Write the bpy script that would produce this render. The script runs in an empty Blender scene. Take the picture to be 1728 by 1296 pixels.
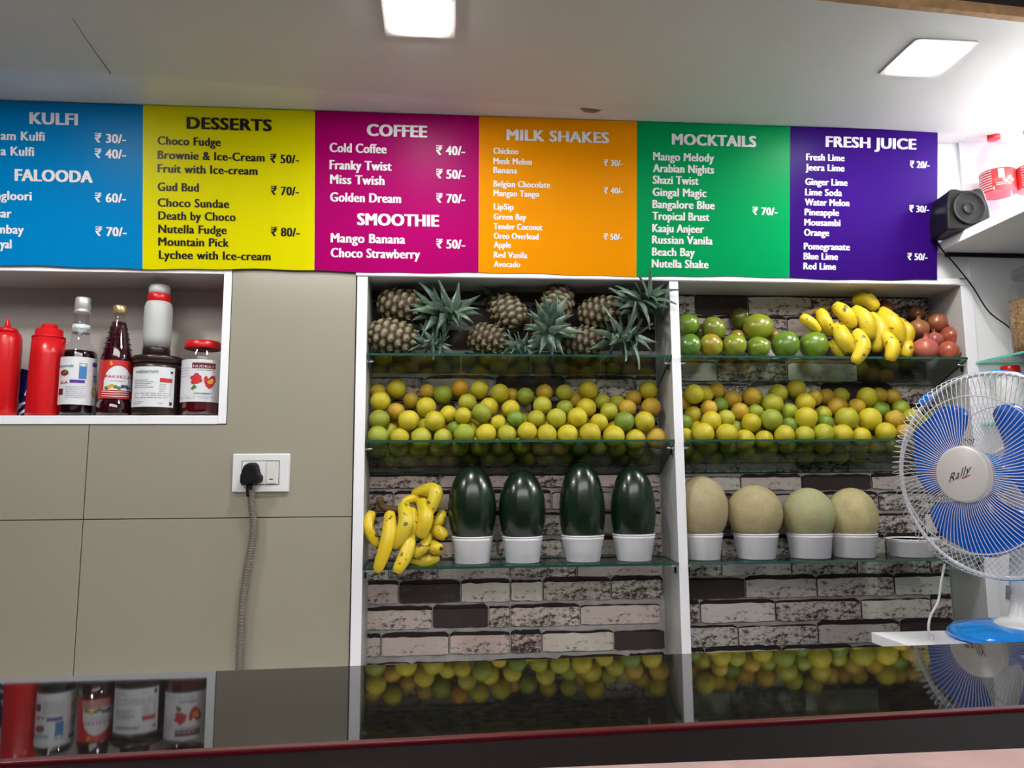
import bpy, bmesh, math, random
from mathutils import Vector, Matrix, noise
R_ = math.radians
random.seed(11)
SC = bpy.context.scene
COL = SC.collection

# ------------------------------------------------------------------ camera
F = 1275.0
def _basis(yaw, pitch, roll):
    cy, sy, cp, sp = math.cos(yaw), math.sin(yaw), math.cos(pitch), math.sin(pitch)
    fw = Vector((sy*cp, cy*cp, sp)); rt = Vector((cy, -sy, 0)); up = rt.cross(fw)
    return (rt*math.cos(roll)+up*math.sin(roll), up*math.cos(roll)-rt*math.sin(roll), fw)
RT, UP, FW = _basis(R_(4.8), R_(7.32), R_(-0.40))
CAM = Vector((0, -2.2, 1.5))
cd = bpy.data.cameras.new('camera'); cam = bpy.data.objects.new('camera', cd); COL.objects.link(cam)
cd.sensor_width = 36; cd.lens = 36*F/1728; cd.clip_start = .02
m = Matrix((RT, UP, -FW)).transposed().to_4x4(); m.translation = CAM; cam.matrix_world = m
SC.camera = cam
# ------------------------------------------------------------------ light and exposure
SC.view_settings.view_transform = 'Standard'; SC.view_settings.look = 'None'
SC.view_settings.gamma = 1; SC.view_settings.use_curve_mapping = False
SC.view_settings.exposure = 0.84
w = bpy.data.worlds.new('world'); SC.world = w; w.use_nodes = True
w.node_tree.nodes['Background'].inputs[0].default_value = (.95, .93, .9, 1)
w.node_tree.nodes['Background'].inputs[1].default_value = .09
def area(name, loc, rot, sx, sy, power, col):
    l = bpy.data.lights.new(name, 'AREA'); l.shape = 'RECTANGLE'; l.size = sx; l.size_y = sy; l.energy = power; l.color = col
    o = bpy.data.objects.new(name, l); COL.objects.link(o); o.location = loc; o.rotation_euler = rot; return o
LED = 92.0            # radiance of the ceiling panels
area('street_side_light', (.1, -3.0, 3.25), (R_(50), 0, 0), 3.2, .8, 27, (1, .96, .92))

def ray(x, y): return FW + RT*((x-864)/F) + UP*((648-y)/F)
def Pa(x, y, ax, v):
    d = ray(x, y); return CAM + d*((v-CAM[ax])/d[ax])
def PY(x, y, v=0.0): return Pa(x, y, 1, v)
def PZ(x, y, v): return Pa(x, y, 2, v)
def mpp(x, y, v): return (PY(x+1, y, v)-PY(x, y, v)).x

# ------------------------------------------------------------------ materials
def mat(name, col, rough=.5, metal=0, spec=.5, coat=0, var=0, vscale=8, bump=0, bscale=60, em=0, sub=0):
    m = bpy.data.materials.new(name); m.use_nodes = True; nt = m.node_tree; b = nt.nodes['Principled BSDF']
    b.inputs['Base Color'].default_value = (*col, 1); b.inputs['Roughness'].default_value = rough
    b.inputs['Metallic'].default_value = metal; b.inputs['Specular IOR Level'].default_value = spec
    b.inputs['Coat Weight'].default_value = coat; b.inputs['Coat Roughness'].default_value = .08
    if em:
        b.inputs['Emission Color'].default_value = (*col, 1); b.inputs['Emission Strength'].default_value = em
    tc = nt.nodes.new('ShaderNodeTexCoord')
    if var:
        n = nt.nodes.new('ShaderNodeTexNoise'); n.inputs['Scale'].default_value = vscale; n.inputs['Detail'].default_value = 5
        nt.links.new(tc.outputs['Object'], n.inputs['Vector'])
        r = nt.nodes.new('ShaderNodeValToRGB'); r.color_ramp.elements[0].position = .3; r.color_ramp.elements[1].position = .7
        r.color_ramp.elements[0].color = (*[c*(1-var) for c in col], 1); r.color_ramp.elements[1].color = (*[min(1, c*(1+var*.6)) for c in col], 1)
        nt.links.new(n.outputs['Fac'], r.inputs[0]); nt.links.new(r.outputs[0], b.inputs['Base Color'])
    if bump:
        n = nt.nodes.new('ShaderNodeTexNoise'); n.inputs['Scale'].default_value = bscale; n.inputs['Detail'].default_value = 3
        nt.links.new(tc.outputs['Object'], n.inputs['Vector'])
        bp = nt.nodes.new('ShaderNodeBump'); bp.inputs['Strength'].default_value = bump; bp.inputs['Distance'].default_value = .002
        nt.links.new(n.outputs['Fac'], bp.inputs['Height']); nt.links.new(bp.outputs[0], b.inputs['Normal'])
    return m
def N(m, t, **k):
    n = m.node_tree.nodes.new(t)
    for a, v in k.items():
        if hasattr(n, a): setattr(n, a, v)
        else: n.inputs[a.replace('_', ' ')].default_value = v
    return n
def LK(m, a, b): m.node_tree.links.new(a, b)
def BS(m): return m.node_tree.nodes['Principled BSDF']
def glass(name, tint, rough=.02, gl=1.0, ior=1.5):
    m = bpy.data.materials.new(name); m.use_nodes = True; nt = m.node_tree; nt.nodes.remove(nt.nodes['Principled BSDF'])
    out = nt.nodes['Material Output']
    t = nt.nodes.new('ShaderNodeBsdfTransparent'); t.inputs[0].default_value = (*tint, 1)
    g = nt.nodes.new('ShaderNodeBsdfGlossy'); g.inputs['Roughness'].default_value = rough; g.inputs[0].default_value = (gl, gl, gl, 1)
    lw = nt.nodes.new('ShaderNodeLayerWeight'); lw.inputs[0].default_value = .5
    pw = nt.nodes.new('ShaderNodeMath'); pw.operation = 'POWER'; pw.inputs[1].default_value = 3.6
    f = nt.nodes.new('ShaderNodeMath'); f.operation = 'MULTIPLY_ADD'; f.inputs[1].default_value = .42; f.inputs[2].default_value = .04
    nt.links.new(lw.outputs['Facing'], pw.inputs[0]); nt.links.new(pw.outputs[0], f.inputs[0])
    x = nt.nodes.new('ShaderNodeMixShader')
    nt.links.new(f.outputs[0], x.inputs[0]); nt.links.new(t.outputs[0], x.inputs[1]); nt.links.new(g.outputs[0], x.inputs[2]); nt.links.new(x.outputs[0], out.inputs[0])
    return m
def fruit_mat(name, rough, coat, spots, bump, bscale, mixc, mixamt, spotc=(.05, .03, .01), sscale=30, thr=.7):
    """colour from the object's own colour, blotched towards mixc, with dark spots"""
    m = bpy.data.materials.new(name); m.use_nodes = True; b = BS(m)
    b.inputs['Roughness'].default_value = rough; b.inputs['Coat Weight'].default_value = coat; b.inputs['Coat Roughness'].default_value = .15
    oi = N(m, 'ShaderNodeObjectInfo'); tc = N(m, 'ShaderNodeTexCoord')
    ad = N(m, 'ShaderNodeVectorMath', operation='ADD'); sc = N(m, 'ShaderNodeVectorMath', operation='SCALE')
    LK(m, oi.outputs['Location'], sc.inputs[0]); sc.inputs['Scale'].default_value = 17
    LK(m, tc.outputs['Object'], ad.inputs[0]); LK(m, sc.outputs[0], ad.inputs[1])
    n1 = N(m, 'ShaderNodeTexNoise', Scale=22.0, Detail=2.0); LK(m, ad.outputs[0], n1.inputs['Vector'])
    r1 = N(m, 'ShaderNodeMapRange'); r1.inputs[1].default_value = .4; r1.inputs[2].default_value = .68; r1.inputs[4].default_value = mixamt
    LK(m, n1.outputs['Fac'], r1.inputs[0])
    mx = N(m, 'ShaderNodeMix', data_type='RGBA'); LK(m, r1.outputs[0], mx.inputs[0]); LK(m, oi.outputs['Color'], mx.inputs[6]); mx.inputs[7].default_value = (*mixc, 1)
    n2 = N(m, 'ShaderNodeTexNoise', Scale=float(sscale)*4, Detail=2.0); LK(m, ad.outputs[0], n2.inputs['Vector'])
    r2 = N(m, 'ShaderNodeMapRange'); r2.inputs[1].default_value = thr; r2.inputs[2].default_value = thr+.04; r2.inputs[4].default_value = spots
    LK(m, n2.outputs['Fac'], r2.inputs[0])
    m2 = N(m, 'ShaderNodeMix', data_type='RGBA'); LK(m, r2.outputs[0], m2.inputs[0]); LK(m, mx.outputs[2], m2.inputs[6]); m2.inputs[7].default_value = (*spotc, 1)
    LK(m, m2.outputs[2], b.inputs['Base Color'])
    n3 = N(m, 'ShaderNodeTexNoise', Scale=float(bscale), Detail=2.0); LK(m, ad.outputs[0], n3.inputs['Vector'])
    bp = N(m, 'ShaderNodeBump'); bp.inputs['Strength'].default_value = bump; bp.inputs['Distance'].default_value = .001
    LK(m, n3.outputs['Fac'], bp.inputs['Height']); LK(m, bp.outputs[0], b.inputs['Normal'])
    return m
M = {}
M['laminate'] = mat('white_laminate', (.90, .90, .95), .3)
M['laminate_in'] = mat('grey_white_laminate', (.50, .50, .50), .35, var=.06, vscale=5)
M['niche_in'] = mat('beige_laminate', (.52, .485, .45), .35, var=.05, vscale=4)
M['tile'] = mat('beige_glossy_tile', (.345, .32, .255), .14, var=.05, vscale=1.5)
M['grout'] = mat('dark_grout', (.16, .13, .10), .9)
M['ceil'] = mat('ceiling_laminate', (.58, .585, .56), .62, spec=.25, var=.05, vscale=2)
M['ceil_gloss'] = mat('glossy_ceiling_strip', (.70, .70, .68), .14)
M['wood'] = mat('raw_plywood_edge', (.30, .17, .07), .8, var=.4, vscale=30)
M['dark'] = mat('dark_void_paint', (.012, .010, .009), .9)
M['whitewall'] = mat('white_glossy_wall', (.90, .92, .94), .15, var=.03, vscale=2)
M['mortar'] = mat('pale_mortar', (.42, .40, .40), .8, var=.25, vscale=30)
M['floor'] = mat('grey_floor', (.34, .32, .30), .5, var=.2)
M['white'] = mat('white_plastic', (.78, .78, .79), .25)
M['offwhite'] = mat('warm_white_plastic', (.70, .68, .66), .3)
M['pot'] = mat('white_pot_plastic', (.86, .84, .90), .35)
M['black'] = mat('black_plastic', (.009, .009, .009), .3, spec=.25)
M['blackmatte'] = mat('black_matte', (.008, .008, .008), .55, spec=.15)
M['darkrub'] = mat('dark_brown_plastic', (.028, .014, .012), .3)
M['red'] = mat('red_plastic', (.62, .008, .012), .28)
M['blue'] = mat('bright_blue_plastic', (.0, .28, .92), .15, coat=.4)
M['blade'] = mat('blue_blade_plastic', (.0, .11, .62), .15, coat=.3)
M['guard'] = mat('guard_wire_enamel', (.74, .73, .76), .25)
M['metal'] = mat('brushed_metal', (.6, .6, .6), .3, metal=1)
M['conduit'] = mat('grey_conduit', (.17, .145, .12), .5)
M['gold'] = mat('pale_gold_cap', (.55, .42, .22), .35, metal=.7)
M['silver'] = mat('silver_cap', (.72, .72, .74), .4, metal=.5)
M['edge'] = mat('glass_edge_green', (.01, .075, .06), .1, coat=.5)
M['edge_bright'] = mat('glass_edge_teal', (.12, .62, .50), .15, coat=.5)
M['glass'] = glass('shelf_glass', (.66, .73, .70))
M['clear'] = glass('clear_bottle', (.92, .92, .93), .05)
M['pet'] = glass('pet_bottle', (.84, .82, .90), .06)
M['jarglass'] = glass('jar_glass', (.93, .93, .92), .05)
M['liquid'] = mat('dark_syrup', (.012, .002, .004), .05, coat=1)
M['liquid_red'] = mat('wine_red_syrup', (.035, .001, .006), .05, coat=1)
M['cloudy'] = mat('cloudy_squeeze_plastic', (.52, .54, .54), .35)
M['label'] = mat('white_label', (.72, .74, .78), .4)
M['label_red'] = mat('red_label', (.60, .03, .03), .4)
M['ink'] = mat('black_ink', (.02, .018, .02), .5)
M['ink_grey'] = mat('grey_ink', (.22, .22, .26), .5)
M['ink_red'] = mat('red_ink', (.55, .02, .03), .5)
M['ink_maroon'] = mat('maroon_ink', (.16, .01, .02), .5)
M['ink_blue'] = mat('blue_ink', (.04, .20, .52), .4)
M['ink_purple'] = mat('purple_ink', (.10, .02, .28), .4)
M['ink_green'] = mat('green_ink', (.05, .22, .03), .4)
M['ink_orange'] = mat('orange_ink', (.75, .35, .02), .4)
M['ink_teal'] = mat('teal_ink', (.02, .14, .14), .4)
M['text_white'] = mat('white_print', (.78, .77, .80), .4)
M['text_black'] = mat('black_print', (.012, .010, .008), .35, spec=.2)
M['jam'] = mat('strawberry_crush', (.10, .003, .008), .1, coat=1)
M['packet'] = mat('blue_foil_packet', (.008, .02, .16), .2, var=.5, vscale=60, bump=.5, bscale=40)
M['seed'] = mat('brown_seeds', (.34, .21, .10), .6, var=.6, vscale=90)
M['granite'] = mat('black_granite', (.012, .011, .010), .028, spec=.20, var=.5, vscale=150)
M['trimred'] = mat('dark_red_edge_strip', (.10, .004, .010), .3)
M['stone_black'] = mat('black_stone_ledge', (.006, .003, .004), .6, spec=.05, var=.4, vscale=90)
M['pinkstone'] = mat('pink_chipped_stone', (.55, .36, .34), .7, var=.2, vscale=25, bump=.5, bscale=70)
M['banana'] = fruit_mat('banana_skin', .42, .1, .9, .15, 60, (.62, .50, .04), .55, (.09, .04, .01), 11, .64)
M['banana_tip'] = mat('banana_tip', (.035, .02, .012), .7)
M['banana_stem'] = mat('banana_stalk', (.13, .07, .03), .7)
M['lime'] = fruit_mat('citrus_skin', .45, .04, .15, .35, 500, (.33, .38, .02), .45, (.22, .10, .01), 9, .72)
M['mango'] = fruit_mat('mango_skin', .3, .35, .85, .08, 90, (.22, .36, .02), .4, (.05, .03, .01), 26, .74)
M['pom'] = fruit_mat('pomegranate_skin', .3, .35, .5, .12, 90, (.36, .14, .05), .6, (.12, .03, .01), 14, .70)
M['musk'] = fruit_mat('netted_melon_skin', .7, 0, .35, 1.0, 220, (.36, .30, .15), .8, (.24, .18, .09), 60, .58)
M['water'] = mat('dark_watermelon_skin', (.006, .018, .008), .26, coat=.25, var=.5, vscale=18)
M['stalk'] = mat('stalk_scar', (.10, .05, .02), .8)
M['led'] = mat('led_diffuser', (1, .99, .96), .5, em=LED)
M['can'] = mat('light_frame', (.62, .60, .58), .35)
def brick_mat():
    m = mat('whitewashed_brick', (.5, .5, .5), .8); b = BS(m)
    oi = N(m, 'ShaderNodeObjectInfo'); tc = N(m, 'ShaderNodeTexCoord')
    mp = N(m, 'ShaderNodeMapping'); mp.inputs['Scale'].default_value = (1, 1, 1.7); LK(m, tc.outputs['Object'], mp.inputs[0])
    n = N(m, 'ShaderNodeTexNoise', Scale=55.0, Detail=10.0, Roughness=.80); LK(m, mp.outputs[0], n.inputs['Vector'])
    n2 = N(m, 'ShaderNodeTexNoise', Scale=9.0, Detail=3.0); LK(m, tc.outputs['Object'], n2.inputs['Vector'])
    mu = N(m, 'ShaderNodeMath', operation='MULTIPLY_ADD'); LK(m, n2.outputs['Fac'], mu.inputs[0]); mu.inputs[1].default_value = .55; LK(m, n.outputs['Fac'], mu.inputs[2])
    # amount of dark wear, and of shade behind the pineapples, carried by the alpha of the brick's own colour
    ad = N(m, 'ShaderNodeMath', operation='ADD'); LK(m, mu.outputs[0], ad.inputs[0]); LK(m, oi.outputs['Alpha'], ad.inputs[1])
    r = N(m, 'ShaderNodeMapRange'); r.inputs[1].default_value = 1.32; r.inputs[2].default_value = 1.42; LK(m, ad.outputs[0], r.inputs[0])
    mx = N(m, 'ShaderNodeMix', data_type='RGBA'); LK(m, r.outputs[0], mx.inputs[0]); LK(m, oi.outputs['Color'], mx.inputs[6]); mx.inputs[7].default_value = (.045, .03, .028, 1)
    LK(m, mx.outputs[2], b.inputs['Base Color'])
    return m
M['brick'] = brick_mat()
M['brick_rim'] = mat('printed_shadow_rim', (.022, .012, .012), .9)
def banner_mat(name, col):
    m = mat(name, col, .34, spec=.05, bump=.06, bscale=9); return m
def pine_mat():
    m = mat('pineapple_skin', (.3, .2, .1), .6); b = BS(m)
    a = N(m, 'ShaderNodeVertexColor'); a.layer_name = 'eye'
    r = N(m, 'ShaderNodeValToRGB'); e = r.color_ramp.elements
    e[0].position = .15; e[0].color = (.022, .008, .006, 1); e[1].position = .95; e[1].color = (.25, .225, .13, 1)
    x = e.new(.5); x.color = (.085, .065, .03, 1)
    LK(m, a.outputs[0], r.inputs[0]); LK(m, r.outputs[0], b.inputs['Base Color']); return m
M['pine'] = pine_mat()
def leaf_mat():
    m = mat('pineapple_leaf', (.1, .2, .12), .42); b = BS(m)
    oi = N(m, 'ShaderNodeObjectInfo'); tc = N(m, 'ShaderNodeTexCoord')
    n = N(m, 'ShaderNodeTexNoise', Scale=14.0, Detail=3.0); LK(m, tc.outputs['Object'], n.inputs['Vector'])
    ad = N(m, 'ShaderNodeMath', operation='ADD'); LK(m, n.outputs['Fac'], ad.inputs[0])
    mu = N(m, 'ShaderNodeMath', operation='MULTIPLY'); LK(m, oi.outputs['Random'], mu.inputs[0]); mu.inputs[1].default_value = .5; LK(m, mu.outputs[0], ad.inputs[1])
    r = N(m, 'ShaderNodeValToRGB'); e = r.color_ramp.elements
    e[0].position = .35; e[0].color = (.014, .040, .024, 1); e[1].position = 1.0; e[1].color = (.13, .20, .14, 1)
    LK(m, ad.outputs[0], r.inputs[0]); LK(m, r.outputs[0], b.inputs['Base Color']); return m
M['leaf'] = leaf_mat()

# ------------------------------------------------------------------ mesh helpers
class MB:
    def __init__(s): s.v = []; s.f = []; s.mi = []; s.sm = []
    def add(s, vs, fs, mi=0, sm=False):
        o = len(s.v); s.v += [tuple(p) for p in vs]
        for f in fs: s.f.append(tuple(i+o for i in f)); s.mi.append(mi); s.sm.append(sm)
        return s
    def box(s, lo, hi, mi=0, mis=None):
        x0, y0, z0 = lo; x1, y1, z1 = hi
        v = [(x, y, z) for z in (z0, z1) for y in (y0, y1) for x in (x0, x1)]
        fs = [(0, 2, 3, 1), (4, 5, 7, 6), (0, 1, 5, 4), (2, 6, 7, 3), (0, 4, 6, 2), (1, 3, 7, 5)]
        for k, f in enumerate(fs): s.add([v[i] for i in f], [(0, 1, 2, 3)], mis[k] if mis else mi)
        return s
    def lathe(s, prof, seg=32, c=(0, 0, 0), mi=0, sm=True, ax=None, mis=None):
        """prof: (radius, height) pairs"""
        rot = Vector((0, 0, 1)).rotation_difference(Vector(ax)).to_matrix() if ax is not None else None
        o = len(s.v); n = len(prof)
        for r, h in prof:
            for k in range(seg):
                a = 2*math.pi*k/seg; p = Vector((r*math.cos(a), r*math.sin(a), h))
                if rot: p = rot @ p
                s.v.append((p.x+c[0], p.y+c[1], p.z+c[2]))
        for i in range(n-1):
            for k in range(seg):
                k2 = (k+1) % seg
                s.f.append((o+i*seg+k, o+i*seg+k2, o+(i+1)*seg+k2, o+(i+1)*seg+k)); s.mi.append(mis[i] if mis else mi); s.sm.append(sm)
        if prof[0][0] > 1e-6: s.f.append(tuple(o+k for k in reversed(range(seg)))); s.mi.append(mis[0] if mis else mi); s.sm.append(False)
        if prof[-1][0] > 1e-6: s.f.append(tuple(o+(n-1)*seg+k for k in range(seg))); s.mi.append(mis[-1] if mis else mi); s.sm.append(False)
        return s
    def tube(s, pts, rad, seg=8, mi=0, closed=False, caps=True):
        pts = [Vector(p) for p in pts]; n = len(pts); o = len(s.v)
        rr = rad if isinstance(rad, (list, tuple)) else [rad]*n
        prev = None
        for i, p in enumerate(pts):
            a = pts[(i-1) % n] if (i or closed) else pts[0]; b = pts[(i+1) % n] if (i < n-1 or closed) else pts[-1]
            t = (b-a).normalized()
            if prev is None:
                u = t.cross(Vector((0, 0, 1)));
                if u.length < .1: u = t.cross(Vector((1, 0, 0)))
            else: u = prev - t*prev.dot(t)
            u.normalize(); prev = u; w_ = t.cross(u)
            for k in range(seg):
                an = 2*math.pi*k/seg; q = p+(u*math.cos(an)+w_*math.sin(an))*rr[i]; s.v.append(tuple(q))
        m_ = n if closed else n-1
        for i in range(m_):
            for k in range(seg):
                k2 = (k+1) % seg; i2 = (i+1) % n
                s.f.append((o+i*seg+k, o+i*seg+k2, o+i2*seg+k2, o+i2*seg+k)); s.mi.append(mi); s.sm.append(True)
        if caps and not closed:
            s.f.append(tuple(o+k for k in reversed(range(seg)))); s.mi.append(mi); s.sm.append(False)
            s.f.append(tuple(o+(n-1)*seg+k for k in range(seg))); s.mi.append(mi); s.sm.append(False)
        return s
    def prism(s, poly, fn0, fn1, mi=0, mis=0, back=True):
        """poly 2D list, fn maps (u,v)->3D for front/back"""
        n = len(poly); a = [fn0(*p) for p in poly]; b = [fn1(*p) for p in poly]
        s.add(a, [tuple(range(n))], mi)
        if back: s.add(b, [tuple(reversed(range(n)))], mi)
        for i in range(n):
            j = (i+1) % n; s.add([a[i], b[i], b[j], a[j]], [(0, 1, 2, 3)], mis)
        return s
    def build(s, name, mats, parent=None, off=None, bev=0, weld=False, bseg=2):
        me = bpy.data.meshes.new(name)
        vs = s.v if off is None else [(x-off[0], y-off[1], z-off[2]) for x, y, z in s.v]
        me.from_pydata(vs, [], s.f)
        if not isinstance(mats, (list, tuple)): mats = [mats]
        for m_ in mats: me.materials.append(m_)
        me.polygons.foreach_set('material_index', s.mi); me.polygons.foreach_set('use_smooth', s.sm)
        me.update()
        if weld or bev:
            b = bmesh.new(); b.from_mesh(me); bmesh.ops.remove_doubles(b, verts=b.verts, dist=1e-5); bmesh.ops.recalc_face_normals(b, faces=b.faces); b.to_mesh(me); b.free()
        o = bpy.data.objects.new(name, me); COL.objects.link(o)
        if parent is not None: o.parent = parent
        if bev:
            bm_ = o.modifiers.new('bevel', 'BEVEL'); bm_.width = bev; bm_.segments = bseg; bm_.limit_method = 'ANGLE'
        return o
def E(name, label, cat, loc, group=None, rz=0):
    o = bpy.data.objects.new(name, None); COL.objects.link(o); o.location = loc; o.rotation_euler = (0, 0, rz); o.empty_display_size = .02
    return tag(o, label, cat, group)
def tag(o, label, cat, group=None):
    o['label'] = label; o['category'] = cat
    if group: o['group'] = group
    return o
def S(o): o['kind'] = 'structure'; return o
ORD = ['', 'first', 'second', 'third', 'fourth', 'fifth', 'sixth', 'seventh', 'eighth', 'ninth', 'tenth', 'eleventh', 'twelfth', 'thirteenth', 'fourteenth', 'fifteenth', 'sixteenth', 'seventeenth', 'eighteenth', 'nineteenth', 'twentieth']

_tc = {}
def text2d(body, shear=0.0):
    """triangulated outline of a line of text; returns verts, faces, xmin, width; capital height normalised to 1"""
    key = (body, shear)
    if key in _tc: return _tc[key]
    c = bpy.data.curves.new('t', 'FONT'); c.body = body; c.space_character = 1.07; c.resolution_u = 3; c.shear = shear
    o = bpy.data.objects.new('t', c); COL.objects.link(o); dg = bpy.context.evaluated_depsgraph_get()
    me = bpy.data.meshes.new_from_object(o.evaluated_get(dg)); cap = .73
    v = [(p.co.x/cap, p.co.y/cap) for p in me.vertices]; f = [tuple(p.vertices) for p in me.polygons]
    bpy.data.objects.remove(o); bpy.data.curves.remove(c); bpy.data.meshes.remove(me)
    x0 = min(p[0] for p in v); x1 = max(p[0] for p in v)
    _tc[key] = (v, f, x0, x1-x0); return _tc[key]
def add_text(mb, body, fn, u0, u1, vb, cap, bold=0.0, shear=0.0, mi=0):
    """fn(u,v)->3D; u0..u1 horizontal extent, vb baseline, cap height"""
    v, f, x0, w_ = text2d(body, shear)
    b = bold*cap*2.0                      # stroke weight: overlaid copies a hair apart
    k = (u1-u0-2*b)/w_
    sh = [(0, 0)] if not bold else ([(-1, 0), (-.33, 0), (.33, 0), (1, 0)] if bold < .03 else [(-1, -.4), (-.33, .4), (.33, -.4), (1, .4), (-1, .4), (1, -.4)])
    for i_, (dx, dy) in enumerate(sh):
        P_ = [fn(u0+b+(x-x0)*k+dx*b, vb+y*cap*(1-.5*bold*(dy != 0))+dy*b*.5) for x, y in v]
        mb.add([(p[0], p[1]-.00016*i_, p[2]) for p in P_], f, mi)
# ================================================================== structure
ZC = 2.572
# floor, tiled wall on the left with the niche hole, backing behind the fruit bays, white wall on the right
S(MB().box((-2.2, -4.2, -.1), (2.3, .4, 0)).build('floor', M['floor']))
wl = S(MB().box((-2.2, .009, 0), (-.274, .03, 1.662)).box((-2.2, .009, 2.13), (-.274, .03, 2.7)).box((-.63, .009, 1.662), (-.274, .03, 2.13)).box((-2.2, .21, 1.6), (-.274, .24, 2.2)).build('wall_left', M['grout']))
JX0 = PY(149, 740).x; JX = JX0; JZ = PY(300, 875).z; g = .0012
def tile(poly):
    mb = MB(); mb.prism(poly, lambda u, v: (u, 0, v), lambda u, v: (u, .009, v), 0, 0, back=False)
    return mb.build('tile', M['tile'], wl, bev=.0008)
tile([(JX+g, JZ+g), (-.274, JZ+g), (-.274, 2.62), (-.628, 2.62), (-.628, 1.664), (JX+g, 1.664)])
tile([(-1.9, JZ+g), (JX-g, JZ+g), (JX-g, 1.664), (-1.9, 1.664)])
tile([(JX+g, .8), (-.274, .8), (-.274, JZ-g), (JX+g, JZ-g)])
tile([(-1.9, .8), (JX-g, .8), (JX-g, JZ-g), (-1.9, JZ-g)])
tile([(-1.9, .01), (-.274, .01), (-.274, .8-g*2), (-1.9, .8-g*2)])
tile([(-1.9, 2.127), (-.63, 2.127), (-.63, 2.62), (-1.9, 2.62)])
tag(MB().box((-2.1, -.72, .83), (.8, .0, .86)).build('reflector', M['white'], bev=.002), 'pale worktop added along the tiled wall, unseen below the granite counter', 'reflector')  # unseen slab added to bounce light onto the lower wall and bricks
# brick-lined back of the bays
BY = .16
wb = S(MB().box((-.262, BY, .3), (1.64, BY+.05, 2.35)).build('wall_back', M['mortar']))
wr = S(MB().box((1.645, .002, 0), (2.2, .05, 2.7)).box((-.274, .012, 2.13), (1.645, .05, 2.7)).build('wall_right', M['whitewall']))
S(MB().box((2.12, -2.0, 0), (2.2, .002, 2.7)).build('wall_side', M['whitewall']))
S(MB().box((-2.2, -4.2, 0), (-2.12, .0, 2.7)).build('wall_far_left', M['dark']))

def brick(bay, x0, x1, z0, z1, tone, wear_and_shade, rimtop=.010, seed=0):
    rnd = random.Random(seed)
    cx, cz = (x0+x1)/2, (z0+z1)/2; hw, hh = (x1-x0)/2, (z1-z0)/2
    def outline(ex, ez, up, j):
        pts = []
        n = 8
        for i in range(n): pts.append((-hw-ex+2*(hw+ex)*(i+.15+.7*i/(n-1)*0+.35)/n, -hh-ez*.2+rnd.uniform(-j, j)))
        pts.append((hw+ex, -hh+rnd.uniform(.001, .004))); pts.append((hw+ex-rnd.uniform(0, .0015), 0)); pts.append((hw+ex, hh-rnd.uniform(.001, .004)+up*.6))
        for i in range(n): pts.append((hw+ex-2*(hw+ex)*(i+.5)/n, hh+up+rnd.uniform(-j, j)))
        pts.append((-hw-ex, hh-rnd.uniform(.001, .004)+up*.6)); pts.append((-hw-ex+rnd.uniform(0, .0015), 0)); pts.append((-hw-ex, -hh+rnd.uniform(.001, .004)))
        return pts
    mb = MB()
    # dark rim coloured as the print's shadow line, mostly above the face
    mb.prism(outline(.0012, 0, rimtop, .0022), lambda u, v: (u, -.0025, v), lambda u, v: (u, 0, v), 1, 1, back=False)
    mb.prism(outline(0, 0, 0, .0018), lambda u, v: (u, -.006, v), lambda u, v: (u, -.0025, v), 0, 0, back=False)
    o = mb.build('brick', [M['brick'], M['brick_rim']], wb); o.location = (cx, BY, cz); o.color = (*tone, wear_and_shade)
TONES = [(.62, .52, .48), (.70, .58, .53), (.55, .46, .42), (.66, .59, .52), (.62, .49, .45)]
def row(bay, yt, yb, xs, spec):
    """yt,yb: pixel rows at the back plane; xs: joints in pixels; spec letters: w pale, m mottled, d dark"""
    xm = sum(xs)/len(xs); z1 = PY(xm, yt, BY).z; z0 = PY(xm, yb, BY).z
    for i in range(len(xs)-1):
        a = PY(xs[i], yb, BY).x+.0028; b_ = PY(xs[i+1], yb, BY).x-.0028
        lo, hi = ((-.262, .662) if bay == 0 else (.70, 1.60))
        a = max(a, lo); b_ = min(b_, hi)
        if b_-a < .02: continue
        k = spec[i % len(spec)]; rnd = random.Random(i*7+int(yt))
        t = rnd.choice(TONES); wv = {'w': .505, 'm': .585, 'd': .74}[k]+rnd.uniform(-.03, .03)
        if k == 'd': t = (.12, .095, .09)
        if bay == 1: t = tuple(c*1.05 for c in (t[0]*1.0, t[1]*1.08, t[2]*1.12))
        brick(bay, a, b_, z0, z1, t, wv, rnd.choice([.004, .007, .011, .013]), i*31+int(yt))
row(0, 956, 975, [560, 657, 738, 860, 973, 1160], 'mmwmw')
row(0, 983, 1014, [560, 673, 777, 861, 916, 1031, 1160], 'wdwwmm')
row(0, 1026, 1057, [560, 730, 824, 861, 979, 1115], 'wdmmw')
row(0, 1071, 1101, [560, 643, 758, 861, 914, 1036, 1160], 'wwwmwd')
row(0, 1115, 1140, [560, 694, 830, 940, 1060, 1160], 'wwmwm')
row(0, 913, 938, [560, 700, 840, 861, 950, 1080, 1160], 'mwmmwm')
row(0, 870, 903, [560, 630, 750, 861, 990, 1120], 'wmwmw')
row(0, 833, 860, [560, 664, 790, 861, 930, 1040, 1160], 'mwwmwm')
row(0, 803, 822, [560, 742, 861, 985, 1130], 'mwmw')
row(0, 756, 790, [560, 640, 770, 861, 960, 1080, 1160], 'mw')
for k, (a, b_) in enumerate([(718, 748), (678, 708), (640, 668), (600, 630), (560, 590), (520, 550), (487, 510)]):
    row(0, a, b_, [560]+[600+k % 2*60+i*118 for i in range(6)], 'wmwdm' if k < 3 else 'ddddd')  # top rows all dark: shade behind the pineapples put into the brick colour
row(1, 945, 968, [1120, 1217, 1335, 1446, 1569, 1640], 'mwmm')
row(1, 976, 1006, [1100, 1257, 1378, 1509, 1640], 'dwmw')
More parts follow.
